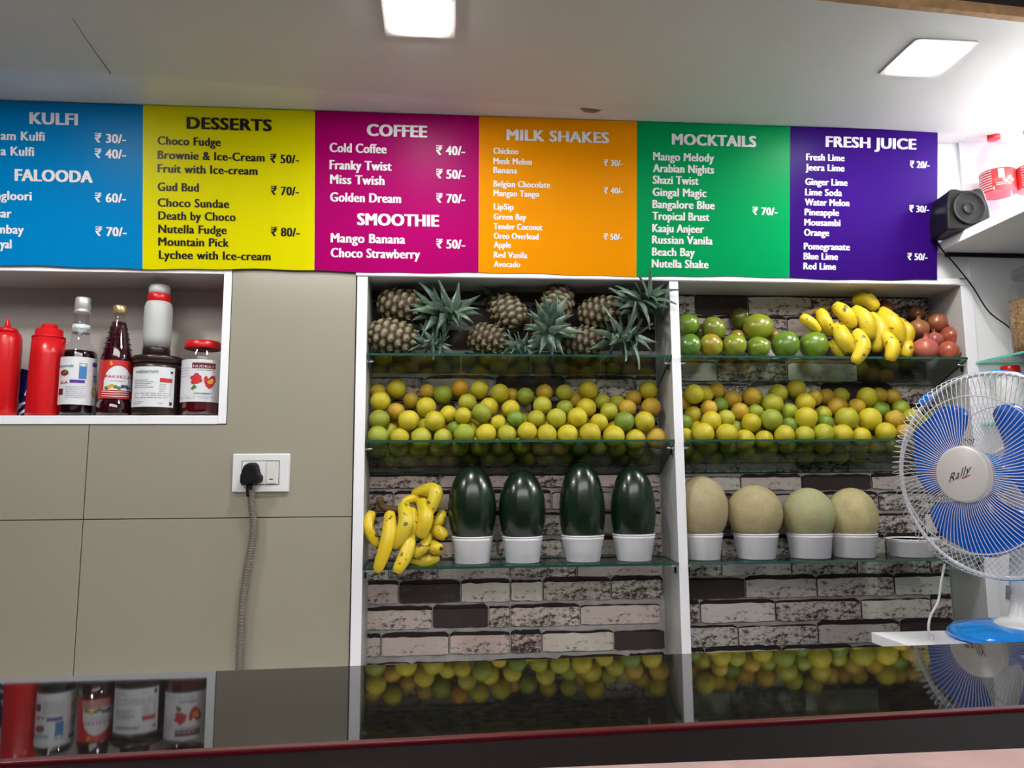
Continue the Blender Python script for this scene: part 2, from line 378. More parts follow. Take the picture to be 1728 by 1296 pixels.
row(1, 1015, 1046, [1100, 1181, 1308, 1453, 1571, 1640], 'mwmwm')
row(1, 1055, 1086, [1100, 1245, 1380, 1520, 1640], 'mmwd')
row(1, 1094, 1130, [1100, 1190, 1320, 1440, 1560, 1640], 'mwm')
row(1, 908, 936, [1100, 1216, 1350, 1494, 1640], 'wmwm')
row(1, 871, 900, [1100, 1230, 1330, 1470, 1560, 1640], 'mwmmw')
row(1, 835, 862, [1100, 1240, 1345, 1482, 1640], 'mwmm')
row(1, 805, 826, [1100, 1249, 1352, 1470, 1640], 'wwdw')
row(1, 765, 796, [1100, 1190, 1310, 1430, 1550, 1640], 'mw')
for k, (a, b_) in enumerate([(727, 757), (690, 720), (652, 682), (614, 644), (576, 606), (540, 567)]):
    row(1, a, b_, [1100]+[1150+k % 2*60+i*118 for i in range(5)], 'wmwdm')
for k in range(5):
    row(0, 1158+44*k, 1188+44*k, [560]+[600+k % 2*60+i*118 for i in range(6)], 'wmwdm')
    row(1, 1136+41*k, 1166+41*k, [1100]+[1150+k % 2*60+i*118 for i in range(5)], 'mwmdw')
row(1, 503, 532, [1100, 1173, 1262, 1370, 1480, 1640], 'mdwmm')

# ------------------------------------------------------------------ ceiling: glossy strip over the wall, lower laminate board in front of it
S(MB().box((-2.2, -.46, 2.5795), (2.12, .05, 2.62)).build('ceiling', M['ceil_gloss']))
S(MB().box((-3, -6, 3.9), (3, 0, 3.95)).build('trim_1', M['dark']))
S(MB().box((-3, -.45, 2.63), (3, -.43, 3.9)).build('trim_2', M['dark']))
def plate(name, pix, z0, z1, mats, parent=None, mb=None):
    p = [PZ(x, y, z0) for x, y in pix]; mb = mb or MB()
    mb.prism([(q.x, q.y) for q in p], lambda u, v: (u, v, z0), lambda u, v: (u, v, z1), 0, 1)
    return mb
e0 = [(-420, 95), (0, 117), (187, 124)]; e1 = [(188, 124.4), (531, 151), (1010, 185), (1245, 204), (1586, 224), (1728, 232)]
pts = [PZ(x, y, ZC) for x, y in e0+e1]; pts[-1].x = 2.118
fr = [PZ(1728, 36, ZC), PZ(1385, 0, ZC)]
d = (fr[0]-fr[1]).normalized(); fr0 = fr[1]+d*((2.118-fr[1].x)/d.x); fr1 = fr[1]-d*((fr[1].x+1.9)/d.x)
poly = [(p.x, p.y) for p in pts] + [(fr0.x, fr0.y), (fr1.x, fr1.y)]
mb = MB(); mb.prism(poly[::-1], lambda u, v: (u, v, ZC), lambda u, v: (u, v, ZC+.007), 0, 0)
cb = S(mb.build('ceiling_board', M['ceil']))
# the raw plywood core showing along the front edge
mb = MB(); n_ = 34
a, b_ = Vector(fr1), Vector(fr0); a.z = b_.z = 0; nrm = Vector((d.y, -d.x, 0))
low = []
for i in range(n_+1):
    t = i/n_; p = a.lerp(b_, t); j = random.uniform(0, .005)
    low.append((p, j))
for i in range(n_):
    (p, j), (q, k) = low[i], low[i+1]
    v = [(p.x-nrm.x*j, p.y-nrm.y*j, ZC-.001), (q.x-nrm.x*k, q.y-nrm.y*k, ZC-.001), (q.x+nrm.x*.016, q.y+nrm.y*.016, ZC-.001), (p.x+nrm.x*.016, p.y+nrm.y*.016, ZC-.001)]
    w4 = [(x, y, ZC+.024) for x, y, z in v]
    mb.add(v+w4, [(0, 1, 2, 3), (4, 7, 6, 5), (0, 4, 5, 1), (1, 5, 6, 2), (2, 6, 7, 3), (3, 7, 4, 0)], 0)
S(mb.build('trim_3', M['wood']))
# small chipped flake hanging at the seam
mb = MB(); q = [PZ(x, y, ZC-.002) for x, y in [(978, 183), (1016, 186), (1002, 191), (986, 189)]]
mb.add(q, [(0, 1, 2, 3)]); mb.add([p+Vector((0, 0, .003)) for p in q], [(3, 2, 1, 0)])
o = mb.build('ceiling_chip', M['conduit'], cb)

sp_a = [PZ(x, y, ZC-.0006) for x, y in [(122, 30), (140, 58), (158, 84), (187, 124)]]
MB().tube(sp_a, [.0006, .001, .0013, .0016], 5).build('crack', M['conduit'], cb)
# ------------------------------------------------------------------ ceiling lights
def light(label, c, ux, hw, hl):
    t = E('ceiling_light', label, 'light', c, 'square ceiling lights')
    uy = Vector((-ux.y, ux.x, 0))
    def rr(a_, b2, r, n=6):
        o_ = []
        for sx, sy, st in ((1, 1, 0), (-1, 1, 1), (-1, -1, 2), (1, -1, 3)):
            for i in range(n+1):
                an = math.pi/2*(st+i/n); o_.append((sx*(a_-r)+r*math.cos(an), sy*(b2-r)+r*math.sin(an)))
        return o_
    f = lambda z: (lambda u, v: tuple(ux*u+uy*v+Vector((0, 0, z))))
    MB().prism(rr(hw*1.27, hl*1.27, .012)[::-1], f(-.004), f(0), 0, 0).build('frame', M['can'], t)
    MB().prism(rr(hw, hl, .016)[::-1], f(-.0065), f(-.0035), 0, 0).build('diffuser', M['led'], t)
c1 = (PZ(656, 55, ZC)+PZ(762, 60, ZC))/2; s1 = (PZ(762, 60, ZC)-PZ(654, 55, ZC)); h1 = s1.length/2
ux = s1.normalized(); c1 = c1+Vector((ux.y, -ux.x, 0))*h1
LP = .066
light('square ceiling light cut by the top edge of the picture', c1, ux, LP, LP)
c2 = sum((PZ(x, y, ZC) for x, y in [(1493, 122), (1590, 128), (1633, 70), (1545, 66)]), Vector())/4
light('square ceiling light at the right, near the raw wooden edge', c2, ux, LP, LP)
light('square ceiling light out at the far left of the board', Vector((-1.15, c1.y-.12, ZC)), ux, LP, LP)

light('square ceiling light out at the far right, nearest the counter', Vector((1.98, -.62, ZC)), ux, LP, LP)
light('added unseen ceiling light at the far right, brightening the white wall', Vector((1.98, -.34, ZC)), ux, LP, LP)  # extra panel added out of view to brighten the white wall

# ------------------------------------------------------------------ counter in the foreground
ZK = 1.333
r0, r1 = PZ(0, 1145, ZK), PZ(1728, 1082, ZK); f0, f1 = PZ(0, 1284, ZK), PZ(1728, 1192, ZK)
def ext(p, q, xa, xb):
    d_ = (q-p)/(q.x-p.x); return p+d_*(xa-p.x), p+d_*(xb-p.x)
ra, rb = ext(r0, r1, -1.5, 1.6); fa, fb = ext(f0, f1, -1.5, 1.6)
cn = E('service_counter', 'black polished granite counter with red edge strip across the foreground', 'counter', (0, -1.6, 0))
def quad(a_, b2, c_, d_, z0, z1, name, mt, par=cn, off=(0, -1.6, 0), bev=.001):
    mb = MB(); mb.prism([(p.x, p.y) for p in (a_, b2, c_, d_)], lambda u, v: (u, v, z1), lambda u, v: (u, v, z0), 0, 0)
    return mb.build(name, mt, par, off, bev=bev)
quad(fa, fb, rb, ra, ZK-.02, ZK, 'countertop', M['granite'])
dn = Vector((0, -.008, 0))
quad(fa+dn, fb+dn, fb, fa, ZK-.02, ZK+.0015, 'edge_strip', M['trimred'])
l0, l1 = ext(PZ(900, 1296, ZK), PZ(1728, 1262, ZK), -1.5, 1.6)
quad(l0, l1, fb+dn, fa+dn, ZK-.03, ZK-.001, 'front_ledge', M['stone_black'])
# pink stone kerb, with its chipped back line
mb = MB(); n_ = 70; rnd = random.Random(5)
ch = [(l0.lerp(l1, i/n_), rnd.choice([0, .0006, .001, .003, .0005])) for i in range(n_+1)]
poly = [(p.x, p.y-j) for p, j in ch]+[(1.6, -2.1), (-1.5, -2.1)]
mb.prism(poly[::-1], lambda u, v: (u, v, ZK), lambda u, v: (u, v, ZK-.03), 0, 0)
mb.build('stone_kerb', M['pinkstone'], cn, (0, -1.6, 0))
MB().box((-1.5, -1.85, .0), (1.6, -1.60, ZK-.03)).build('counter_body', M['dark'], cn, (0, -1.6, 0))

# ------------------------------------------------------------------ menu banner, leaning forward at the top
YB0, YB1, ZB0, ZB1 = -.012, -.072, 2.116, 2.578
BN = Vector((0, ZB1-ZB0, YB0-YB1)).normalized(); BN = Vector((0, -(ZB1-ZB0), -(YB0-YB1)*-1)).normalized()
bv = Vector((0, YB1-YB0, ZB1-ZB0)); bl = bv.length; bv.normalize(); bn = Vector((0, -bv.z, bv.y))
B0 = Vector((0, YB0, ZB0))
def bpix(x, y):
    d_ = ray(x, y); t = (B0-CAM).dot(bn)/d_.dot(bn); p = CAM+d_*t; q = p-B0; return p.x, q.dot(bv)
def bpt(off): return lambda u, v: tuple(Vector((u, 0, 0))+B0+bv*v+bn*off)
ban = E('menu_banner', 'long printed menu banner in six coloured blocks under the ceiling', 'sign', (0, YB0, ZB0))
BO = (0, YB0, ZB0)
BX = [-1.42, bpix(241, 300)[0], bpix(531, 300)[0], bpix(808, 300)[0], bpix(1074.5, 300)[0], bpix(1333, 300)[0], bpix(1582, 300)[0]]
BCOL = [('blue', (.0, .20, .50)), ('yellow', (.66, .61, .0)), ('magenta', (.35, .0, .12)), ('orange', (.74, .26, .0)), ('green', (.0, .26, .075)), ('purple', (.026, .003, .13))]
PAN = []
for i, (nm, c) in enumerate(BCOL):
    mb = MB(); u0, u1 = BX[i], BX[i+1]; nx = 14
    def wav(u): return .0025*math.sin(u*9)+.0012*math.sin(u*31)
    gp = []
    for k in range(nx+1):
        u = u0+(u1-u0)*k/nx
        for v, o_ in ((wav(u) if True else 0, 0), (bl, 0)):
            gp.append(bpt(o_)(u, v-.002 if v != bl else bl)); gp.append(bpt(o_-.0015)(u, v-.002 if v != bl else bl))
    for k in range(nx):
        a_ = k*4; mb.add([gp[a_], gp[a_+4], gp[a_+6], gp[a_+2]], [(0, 1, 2, 3)]); mb.add([gp[a_+1], gp[a_+5], gp[a_+7], gp[a_+3]], [(3, 2, 1, 0)])
        mb.add([gp[a_], gp[a_+1], gp[a_+5], gp[a_+4]], [(0, 1, 2, 3)])
    o = mb.build('menu_block', banner_mat(nm+'_banner_print', c), ban, BO); o['label'] = nm+' menu block'
    PAN.append(o)
MENU = """0|H|KULFI|50|132|209|21
0|T|am Kulfi|1|76|236|16
0|T|a Kulfi|1|58|262|16
0|P|₹ 30/-|160|213|240.5|16
0|P|₹ 40/-|160|213|266.6|16
0|H|FALOODA|25|157|305|21
0|T|ngloori|-8|54|337|16
0|P|₹ 60/-|160|213|341|16
0|T|sar|-6|20|367|16
0|T|mbay|-6|41|394|16
0|P|₹ 70/-|161|214|398|16
0|T|yal|0|20|419|16
1|H|DESSERTS|315|459|217|21
1|T|Choco Fudge|266|373|244|15
1|T|Brownie & Ice-Cream|266|447|268|15
1|P|₹ 50/-|456|505|275|15.5
1|T|Fruit with Ice-cream|266|435|291|15
1|T|Gud Bud|266|336|322|15
1|P|₹ 70/-|457|505|329|15.5
1|T|Choco Sundae|266|387|348.5|15
1|T|Death by Choco|267|398|370.5|15
1|T|Nutella Fudge|267|383|393|15
1|P|₹ 80/-|457|506|398.5|15.5
1|T|Mountain Pick|267|387|414.5|15
1|T|Lychee with Ice-cream|268|457|436.5|15
2|H|COFFEE|619|721|229|21
2|T|Cold Coffee|556|652.5|256.5|16.5
2|P|₹ 40/-|735.6|785|261|16
2|T|Franky Twist|556|661|285.5|16.5
2|T|Miss Twish|557|649|310|16.5
2|P|₹ 50/-|736|785|301|16
2|T|Golden Dream|557|677|340|16.5
2|P|₹ 70/-|736|785|342|16
2|H|SMOOTHIE|602.6|741|379.5|21
2|T|Mango Banana|558|684|409|16.5
2|T|Choco Strawberry|558|709|434|16.5
2|P|₹ 50/-|736|785|419|16
3|H|MILK SHAKES|854.6|1028|236.5|19.5
3|T|Chickoo|832.4|875|259.5|11
3|T|Musk Melon|832.4|897.6|276.6|11
3|P|₹ 30/-|1019|1051|280|11
3|T|Banana|832.4|873|292|11
3|T|Belgian Chocolate|832.6|928.5|315|11
3|T|Mangao Tango|832.6|910|330.7|11
3|P|₹ 40/-|1019|1051|326.6|11
3|T|LipSip|832.8|867|353.6|11
3|T|Green Bay|832.8|888|370.5|11
3|T|Tender Coconut|832.8|915.5|387|11
3|T|Oreo Overload|833|909|403|11
3|P|₹ 50/-|1018.5|1050|404.6|11
3|T|Apple|833|862.6|418|11
3|T|Red Vanila|833|890|435|11
3|T|Avocado|833|878|450.7|11
4|H|MOCKTAILS|1133.5|1276|243.8|19.5
4|T|Mango Melody|1101.8|1205|270.4|14.5
4|T|Arabian Nights|1101.6|1205|290.3|14.5
4|T|Shazi Twist|1101.3|1179|310|14.5
4|T|Gingal Magic|1101|1192|330.5|14.5
4|T|Bangalore Blue|1100.8|1206|351|14.5
4|P|₹ 70/-|1269.7|1312|362.4|13.5
4|T|Tropical Brust|1100.6|1197|371|14.5
4|T|Kaaju Anjeer|1100.4|1188|391.5|14.5
4|T|Russian Vanila|1100|1202.5|411|14.5
4|T|Beach Bay|1099.8|1172.5|431.4|14.5
4|T|Nutella Shake|1099.6|1195.5|451.3|14.5
5|H|FRESH JUICE|1393|1546|247.6|19
5|T|Fresh Lime|1360|1425|270.4|12
5|T|Jeera Lime|1359|1425|287.7|12
5|P|₹ 20/-|1535|1568.5|283|12
5|T|Ginger Lime|1358.6|1430|312|12
5|T|Lime Soda|1358.3|1420.6|329.6|12
5|T|Water Melon|1358|1433|346.4|12
5|T|Pineapple|1357.5|1415.7|363.3|12
5|P|₹ 30/-|1534|1567.5|358|12
5|T|Mousambi|1357|1418|380.5|12
5|T|Orange|1356.6|1399|397.7|12
5|T|Pomegranate|1356.2|1434|421|12
5|T|Blue Lime|1355.8|1414|437.7|12
5|P|₹ 50/-|1531|1565|438.7|12
5|T|Red Lime|1355.4|1410.5|454.5|12"""
TB = {}
for ln in MENU.split('\n'):
    p_, k_, tx, a_, b2, y_, c_ = ln.split('|'); p_ = int(p_); a_, b2, y_, c_ = map(float, (a_, b2, y_, c_))
    u0, v0 = bpix(a_, y_); u1, _ = bpix(b2, y_); v1 = bpix(a_, y_-c_)[1]
    key = (p_, k_ if k_ != 'P' else 'T') if False else (p_, k_)
    mb = MB(); o_p, o_k = p_, k_
    add_text(mb, tx, bpt(.0007), u0, u1, v0, v1-v0, bold=.036 if k_ == 'H' else (.029 if c_ > 13 else .0295))
    o = mb.build({'H': 'heading', 'T': 'menu_line', 'P': 'price'}[k_], M['text_black' if p_ == 1 else 'text_white'], PAN[p_])
    # sub-part coordinates are relative to the banner's base like the block's
    for v in o.data.vertices: v.co -= Vector(BO)
# ================================================================== fruit cabinet
ZT = 2.105
cab = E('display_cabinet', 'white laminate fruit display cabinet with a middle divider and brick-lined back', 'shelving', (.68, 0, 0)); CO = (.68, 0, 0)
def cbox(name, lo, hi, mt, bev=.001, mis=None, par=None):
    mb = MB(); mb.box(lo, hi, mis=mis); return mb.build(name, mt, par or cab, CO, bev=bev)
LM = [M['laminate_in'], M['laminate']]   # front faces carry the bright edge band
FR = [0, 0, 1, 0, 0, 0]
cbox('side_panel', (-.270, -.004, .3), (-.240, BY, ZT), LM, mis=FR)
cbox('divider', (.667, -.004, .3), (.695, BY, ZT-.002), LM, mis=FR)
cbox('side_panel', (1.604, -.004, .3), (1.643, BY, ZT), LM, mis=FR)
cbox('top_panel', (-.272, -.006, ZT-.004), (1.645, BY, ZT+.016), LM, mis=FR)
cbox('edge_band', (-.274, -.009, ZT-.002), (1.60, -.006, ZT+.018), M['laminate'])
cbox('bottom_panel', (-.270, -.004, .28), (1.643, BY, .30), M['laminate'])
# clips under the glass ends
SH = [(1.866, -.43, 'top'), (1.612, -.55, 'middle'), (1.262, .03, 'bottom')]
def zsh(k, y): return SH[k][0]+SH[k][1]*y
for k in range(3):
    for x, s in ((-.240, 1), (.667, -1), (.695, 1), (1.604, -1)):
        z = zsh(k, .012)-.012
        mb = MB(); mb.tube([(x, .012, z), (x+s*.020, .012, z+.002)], .0032, 8); mb.lathe([(.006, -.0015), (.006, .0015)], 12, (x+s*.002, .012, z), ax=(1, 0, 0))
        mb.build('shelf_clip', M['metal'], cab, CO)
        mb = MB(); mb.box((x+(s*.004 if s > 0 else -.009), .010, z-.020), (x+(.009 if s > 0 else s*.004), .016, z-.004))
        mb.build('clip_screw', M['black'], cab, CO)
BAYX = [(-.2385, .6655), (.6965, 1.6025)]
for bi, bn_ in enumerate(('left', 'right')):
    for k in range(3):
        x0, x1 = BAYX[bi]; ya, yb = (-.012, BY-.004); t = .0065
        mb = MB(); za, zb = zsh(k, ya), zsh(k, yb)
        cor = [(x, y, z) for z0_ in (-t, 0) for x, y, z in ((x0, ya, za+z0_), (x1, ya, za+z0_), (x1, yb, zb+z0_), (x0, yb, zb+z0_))]
        mb.add(cor, [(3, 2, 1, 0), (4, 5, 6, 7)], 0); mb.add(cor, [(0, 1, 5, 4), (2, 3, 7, 6), (1, 2, 6, 5), (3, 0, 4, 7)], 1)
        o = mb.build('glass_shelf', [M['glass'], M['edge']], None, (0, 0, 0))
        what = [['under the pineapples', 'under the lime pile', 'under the watermelons'], ['under mangoes and pomegranates', 'under the lime pile', 'under the pale melons']][bi][k]
        tag(o, f'{SH[k][2]} glass shelf of the {bn_} bay, {what}', 'shelf', 'glass shelves of the fruit cabinet')

# ================================================================== wall niche
NX1, NZ0, NZ1 = -.652, 1.690, 2.103
nic = E('wall_niche', 'white-edged recessed wall niche holding sauce and syrup bottles', 'shelf', (-1.2, 0, NZ0)); NO = (-1.2, 0, NZ0)
def nbox(name, lo, hi, mt, bev=.0006): return MB().box(lo, hi).build(name, mt, nic, NO, bev=bev)
nbox('bottom_board', (-1.9, -.001, NZ0-.022), (NX1, .2, NZ0), M['laminate'])
nbox('top_board', (-1.9, .004, NZ1), (NX1+.02, .2, NZ1+.02), M['niche_in'])
nbox('side_board', (NX1, .002, NZ0-.02), (NX1+.02, .2, NZ1+.02), M['niche_in'])
nbox('back_board', (-1.9, .195, NZ0), (NX1, .205, NZ1), M['niche_in'])
nbox('edge_strip', (-1.9, -.003, NZ1), (NX1-.0005, .003, NZ1+.022), M['laminate'])
nbox('edge_strip', (NX1, -.003, NZ0-.023), (NX1+.022, .003, NZ1+.022), M['laminate'])
nbox('edge_strip', (-1.9, -.0035, NZ0-.024), (NX1-.0005, .0005, NZ0-.001), M['laminate'])

def item(name, label, cat, xc, y, z=NZ0, group=None):
    """xc: pixel column of the axis at mid height; y: depth"""
    p = PY(xc, 650, y); return E(name, label, cat, (p.x, y, z), group), p.x
def prof(xc, y, z, lst):
    """(half width px, pixel row) -> (radius, height above z)"""
    return [(w_*mpp(xc, yy, y)*.93, PY(xc, yy, y).z-z) for w_, yy in lst]
def curved(name, r, z0, z1, a0, a1, mt, parent, z_of=None, n=20):
    mb = MB(); 
    for i in range(n+1):
        a = a0+(a1-a0)*i/n
        for z in (z0, z1): mb.v.append((r*math.sin(a), -r*math.cos(a), z))
    for i in range(n): mb.f.append((2*i, 2*i+2, 2*i+3, 2*i+1)); mb.mi.append(0); mb.sm.append(True)
    return mb.build(name, mt, parent)
def cyl(r, f0, off=.0006):
    """label drawing surface: u in -1..1 across the visible width, v height"""
    return lambda u, v: ((r+off)*math.sin(f0+math.asin(max(-.99, min(.99, u)))), -(r+off)*math.cos(f0+math.asin(max(-.99, min(.99, u)))), v)
def shape(mb, fn, pts, mi=0): mb.add([fn(*p) for p in pts], [tuple(range(len(pts)))], mi)
def rect(mb, fn, u0, u1, v0, v1, mi=0, n=4):
    for i in range(n):
        a, b = u0+(u1-u0)*i/n, u0+(u1-u0)*(i+1)/n; shape(mb, fn, [(a, v0), (b, v0), (b, v1), (a, v1)], mi)
def colfill(mb, fn, lo, hi, u0, u1, mi=0, n=14):
    for i in range(n):
        a, b = u0+(u1-u0)*i/n, u0+(u1-u0)*(i+1)/n; shape(mb, fn, [(a, lo(a)), (b, lo(b)), (b, hi(b)), (a, hi(a))], mi)
def ell(mb, fn, cu, cv, ru, rv, mi=0, n=20, asp=1): shape(mb, fn, [(cu+ru*math.cos(2*math.pi*i/n), cv+rv*math.sin(2*math.pi*i/n)) for i in range(n)], mi)
def lines(mb, fn, u0, u1, vt, dv, n, h=.0012, mi=0, rnd=random.Random(2)):
    for i in range(n):
        u = u0
        e = u1-(u1-u0)*rnd.choice([0, 0, .1, .3])
        while u < e:
            w_ = rnd.uniform(.05, .16)*(u1-u0)*1.6; rect(mb, fn, u, min(e, u+w_), vt-dv*i-h, vt-dv*i, mi, 1); u += w_+.03*(u1-u0)
FI = lambda x, y: math.atan2(-x, y+2.2)   # towards the camera

# 1 squeeze bottle with nozzle, at the left edge
t, X = item('squeeze_bottle', 'red squeeze bottle with a pointed nozzle at the left picture edge', 'bottle', 5, .05)
Z = NZ0
MB().lathe(prof(6, .05, Z, [(24, 702), (27, 698), (27, 600), (27, 585), (26, 572), (23, 563)])).build('bottle_body', M['red'], t)
MB().lathe(prof(6, .05, Z, [(19, 562), (18.5, 556), (15, 554), (7, 553), (5, 549), (2, 538), (1.5, 537)])).build('nozzle_cap', M['red'], t)
# 2 capped red bottle
t, X = item('squeeze_bottle', 'red cylindrical squeeze bottle with a flat stepped cap', 'bottle', 77, .05)
MB().lathe(prof(77, .05, Z, [(30, 702), (31, 698), (29, 600), (28, 572)])).build('bottle_body', M['red'], t)
MB().lathe(prof(77, .05, Z, [(28.5, 571.5), (28.5, 569), (24, 568), (23, 557), (21, 556), (14, 556), (13.5, 549), (12, 548)])).build('stepped_cap', M['red'], t)
r = 28*mpp(77, 570, .05)*.93
MB().lathe([(.006, -.003), (.007, 0), (.006, .004)], 16, (r, -.004, PY(77, 577, .05).z-Z), ax=(1, -.3, 0)).build('side_knob', M['red'], t)
# packet leaning between them
p0 = PY(22, 700, .10); pk = E('snack_packet', 'dark blue printed foil packet leaning between the two red bottles', 'packet', (p0.x, .10, NZ0))
mb = MB(); nx, nz = 8, 12; W_, H_ = .075, .145
for s in (0, 1):
    vs = []
    for j in range(nz+1):
        for i in range(nx+1):
            u, v = i/nx, j/nz; b = (math.sin(math.pi*u)*math.sin(math.pi*v))**.5*.012+random.uniform(0, .0012)
            vs.append(((u-.5)*W_, (-b if s == 0 else b), v*H_))
    fs = [(j*(nx+1)+i, j*(nx+1)+i+1, (j+1)*(nx+1)+i+1, (j+1)*(nx+1)+i) for j in range(nz) for i in range(nx)]
    mb.add(vs, fs if s == 0 else [f[::-1] for f in fs], 0, True)
o = mb.build('foil_pouch', M['packet'], pk); o.rotation_euler = (R_(-6), R_(17), 0)
mb = MB(); F2 = lambda u, v: (u, -.0135, v)
rect(mb, F2, .008, .022, .072, .098, 0); rect(mb, F2, .011, .013, .074, .096, 1); rect(mb, F2, .015, .017, .074, .096, 1); rect(mb, F2, .019, .0205, .074, .096, 1)
shape(mb, F2, [(-.005, .028), (.03, .055), (.03, .064), (-.008, .036)], 0); shape(mb, F2, [(.0, .018), (.01, .045), (.016, .044), (.008, .014)], 0); shape(mb, F2, [(.016, .02), (.03, .04), (.032, .03), (.02, .012)], 0)
o = mb.build('print', [M['label'], M['ink']], pk); o.rotation_euler = (R_(-6), R_(17), 0)

# 3 clear syrup bottle
xb = 131; yd = .05
t, X = item('syrup_bottle', 'clear-necked bottle of black syrup with silver label and silver cap', 'bottle', xb, yd)
f0 = FI(X, yd)
P3 = prof(xb, yd, Z, [(29, 702), (30.5, 698), (31, 650), (31, 602), (30, 595), (24, 585), (16, 575), (15.5, 563), (13, 550), (12, 530)])
MB().lathe(P3[2:] if False else P3, 40).build('glass_body', M['clear'], t)
MB().lathe([(a*.97, b+.002) for a, b in prof(xb, yd, Z, [(29, 702), (30.5, 698), (31, 650), (31, 601), (29, 595)])], 40).build('syrup', M['liquid'], t)
MB().lathe(prof(xb, yd, Z, [(14, 528), (14.5, 526), (12.5, 525), (12.5, 522), (14, 521), (13, 505), (12, 503)]), 28).build('screw_cap', M['silver'], t)
rr_ = 31*mpp(xb, 650, yd)*.93; zt, zb = PY(xb, 606, yd).z-Z, PY(xb, 685, yd).z-Z
curved('label', rr_+.0006, zb, zt, f0-1.4, f0+1.35, M['label'], t)
fn = cyl(rr_+.0008, f0); H = zt-zb; vv = lambda q: zt-H*q
mb = MB()
add_text(mb, 'tumda', fn, -.98, -.28, vv(.22), .0085, .02, .3, mi=0)
ell(mb, fn, -.70, vv(.34), .20, .0085, 1); ell(mb, fn, -.62, vv(.32), .10, .004, 4); ell(mb, fn, -.74, vv(.35), .09, .004, 2)
rect(mb, fn, .02, .42, vv(.46), vv(.13), 0); rect(mb, fn, .06, .38, vv(.20), vv(.14), 7)
for q in (.26, .32, .38): shape(mb, fn, [(.08, vv(q)), (.34, vv(q+.02)), (.36, vv(q+.035)), (.10, vv(q+.018))], 7)
add_text(mb, 'AA', fn, -.88, -.50, vv(.57), .0085, .04, mi=2)
rect(mb, fn, -.42, .35, vv(.55), vv(.485), 3)
rect(mb, fn, .70, .95, vv(.18), vv(.09), 3); add_text(mb, 'S', fn, .78, .97, vv(.50), .02, .02, mi=3)
lines(mb, fn, -.62, .42, vv(.62), .0052, 7, .0011, 6); rect(mb, fn, -.94, -.72, vv(.80), vv(.67), 1)
for q in (.69, .73, .77): rect(mb, fn, -.92, -.74, vv(q+.012), vv(q), 7, 1)
ell(mb, fn, .86, vv(.72), .14, .013, 5)
mb.build('label_print', [M['ink_blue'], M['ink_maroon'], M['ink_red'], M['ink_purple'], M['ink_green'], M['ink_orange'], M['ink_grey'], M['label']], t)
rn = 14*mpp(xb, 555, yd)*.93+.0015; zn1, zn0 = PY(xb, 549, yd).z-Z, PY(xb, 563, yd).z-Z
MB().lathe([(rn, zn0), (rn, zn1)], 32).build('neck_label', M['label'], t)
mb = MB(); add_text(mb, 'Refreshing', cyl(rn, f0), -.8, .85, zn0+.008, .009, 0, .35); mb.build('neck_print', M['ink_teal'], t)

# 4 red conical bottle
xb = 195
t, X = item('rose_syrup_bottle', 'tapering wine-red syrup bottle with gold cap and red arched label', 'bottle', xb, yd)
f0 = FI(X, yd)
P4 = prof(xb, yd, Z, [(30, 702), (31, 697), (31, 682), (27.5, 678), (27, 640), (27.5, 612), (28, 607), (24, 590), (20, 574), (15, 553), (12.5, 545), (10, 538), (9.5, 529)])
MB().lathe(P4, 40).build('glass_body', M['clear'], t)
MB().lathe([(a*.96, b+.001) for a, b in P4[:11]], 40).build('syrup', M['liquid_red'], t)
mb = MB()
for i in range(5):
    rr0 = P4[8][0]*.96+(P4[10][0]-P4[8][0])*i/5
    for k in range(9):
        a = f0+(k-4)*.36; rad = P4[7][0]+(P4[10][0]-P4[7][0])*i/5; z_ = P4[7][1]+(P4[10][1]-P4[7][1])*i/5
        mb.lathe([(.0001, -.0016), (.0022, -.0008), (.0026, 0), (.0022, .0008), (.0001, .0016)], 8, (rad*math.sin(a), -rad*math.cos(a), z_), ax=(math.sin(a), -math.cos(a), .5))
mb.build('glass_studs', M['liquid_red'], t)
MB().lathe(prof(xb, yd, Z, [(11, 530), (12, 528), (12, 519), (11, 517), (10, 516)]), 24).build('screw_cap', M['gold'], t)
rr_ = 27.6*mpp(xb, 650, yd)*.93; zt, zb = PY(xb, 611, yd).z-Z, PY(xb, 675, yd).z-Z; H = zt-zb
curved('label', rr_+.0012, zb, zt, f0-1.45, f0+1.45, M['label_red'], t)
fn = cyl(rr_+.0015, f0); mb = MB()
arch = [(.12+.80*math.cos(math.pi*i/16), vv(.55)+H*.38*math.sin(math.pi*i/16)) for i in range(17)]
colfill(mb, fn, lambda u: vv(.78), lambda u: vv(.55)+H*.40*math.sqrt(max(0, 1-((u-.12)/.80)**2)), -.68, .92, 0, 18)
add_text(mb, 'PAKEEZA', lambda u, v: cyl(rr_+.0018, f0)(u, v), -.62, .86, vv(.47), .0085, .012, mi=1)
fn = cyl(rr_+.0018, f0)
lines(mb, fn, -.3, .55, vv(.53), .003, 2, .0009, 2)
for u, c in ((-.5, 3), (-.35, 4), (-.2, 4), (.0, 3), (.2, 3), (.42, 2), (.6, 3), (.7, 2)): ell(mb, fn, u, vv(.70+.03*math.sin(u*9)), .13, .005, c)
for q in (.80, .86, .92): colfill(mb, fn, lambda u: vv(q+.038-.02*abs(u)*1.2), lambda u: vv(q+.02-.02*abs(u)*1.2), -.75, .8, 0)
shape(mb, fn, [(-.35, vv(.02)), (-.2, vv(.10)), (-.3, vv(.16)), (-.42, vv(.10))], 4)
mb.build('label_print', [M['label'], M['ink_red'], M['ink_purple'], M['ink_green'], M['ink_orange']], t)

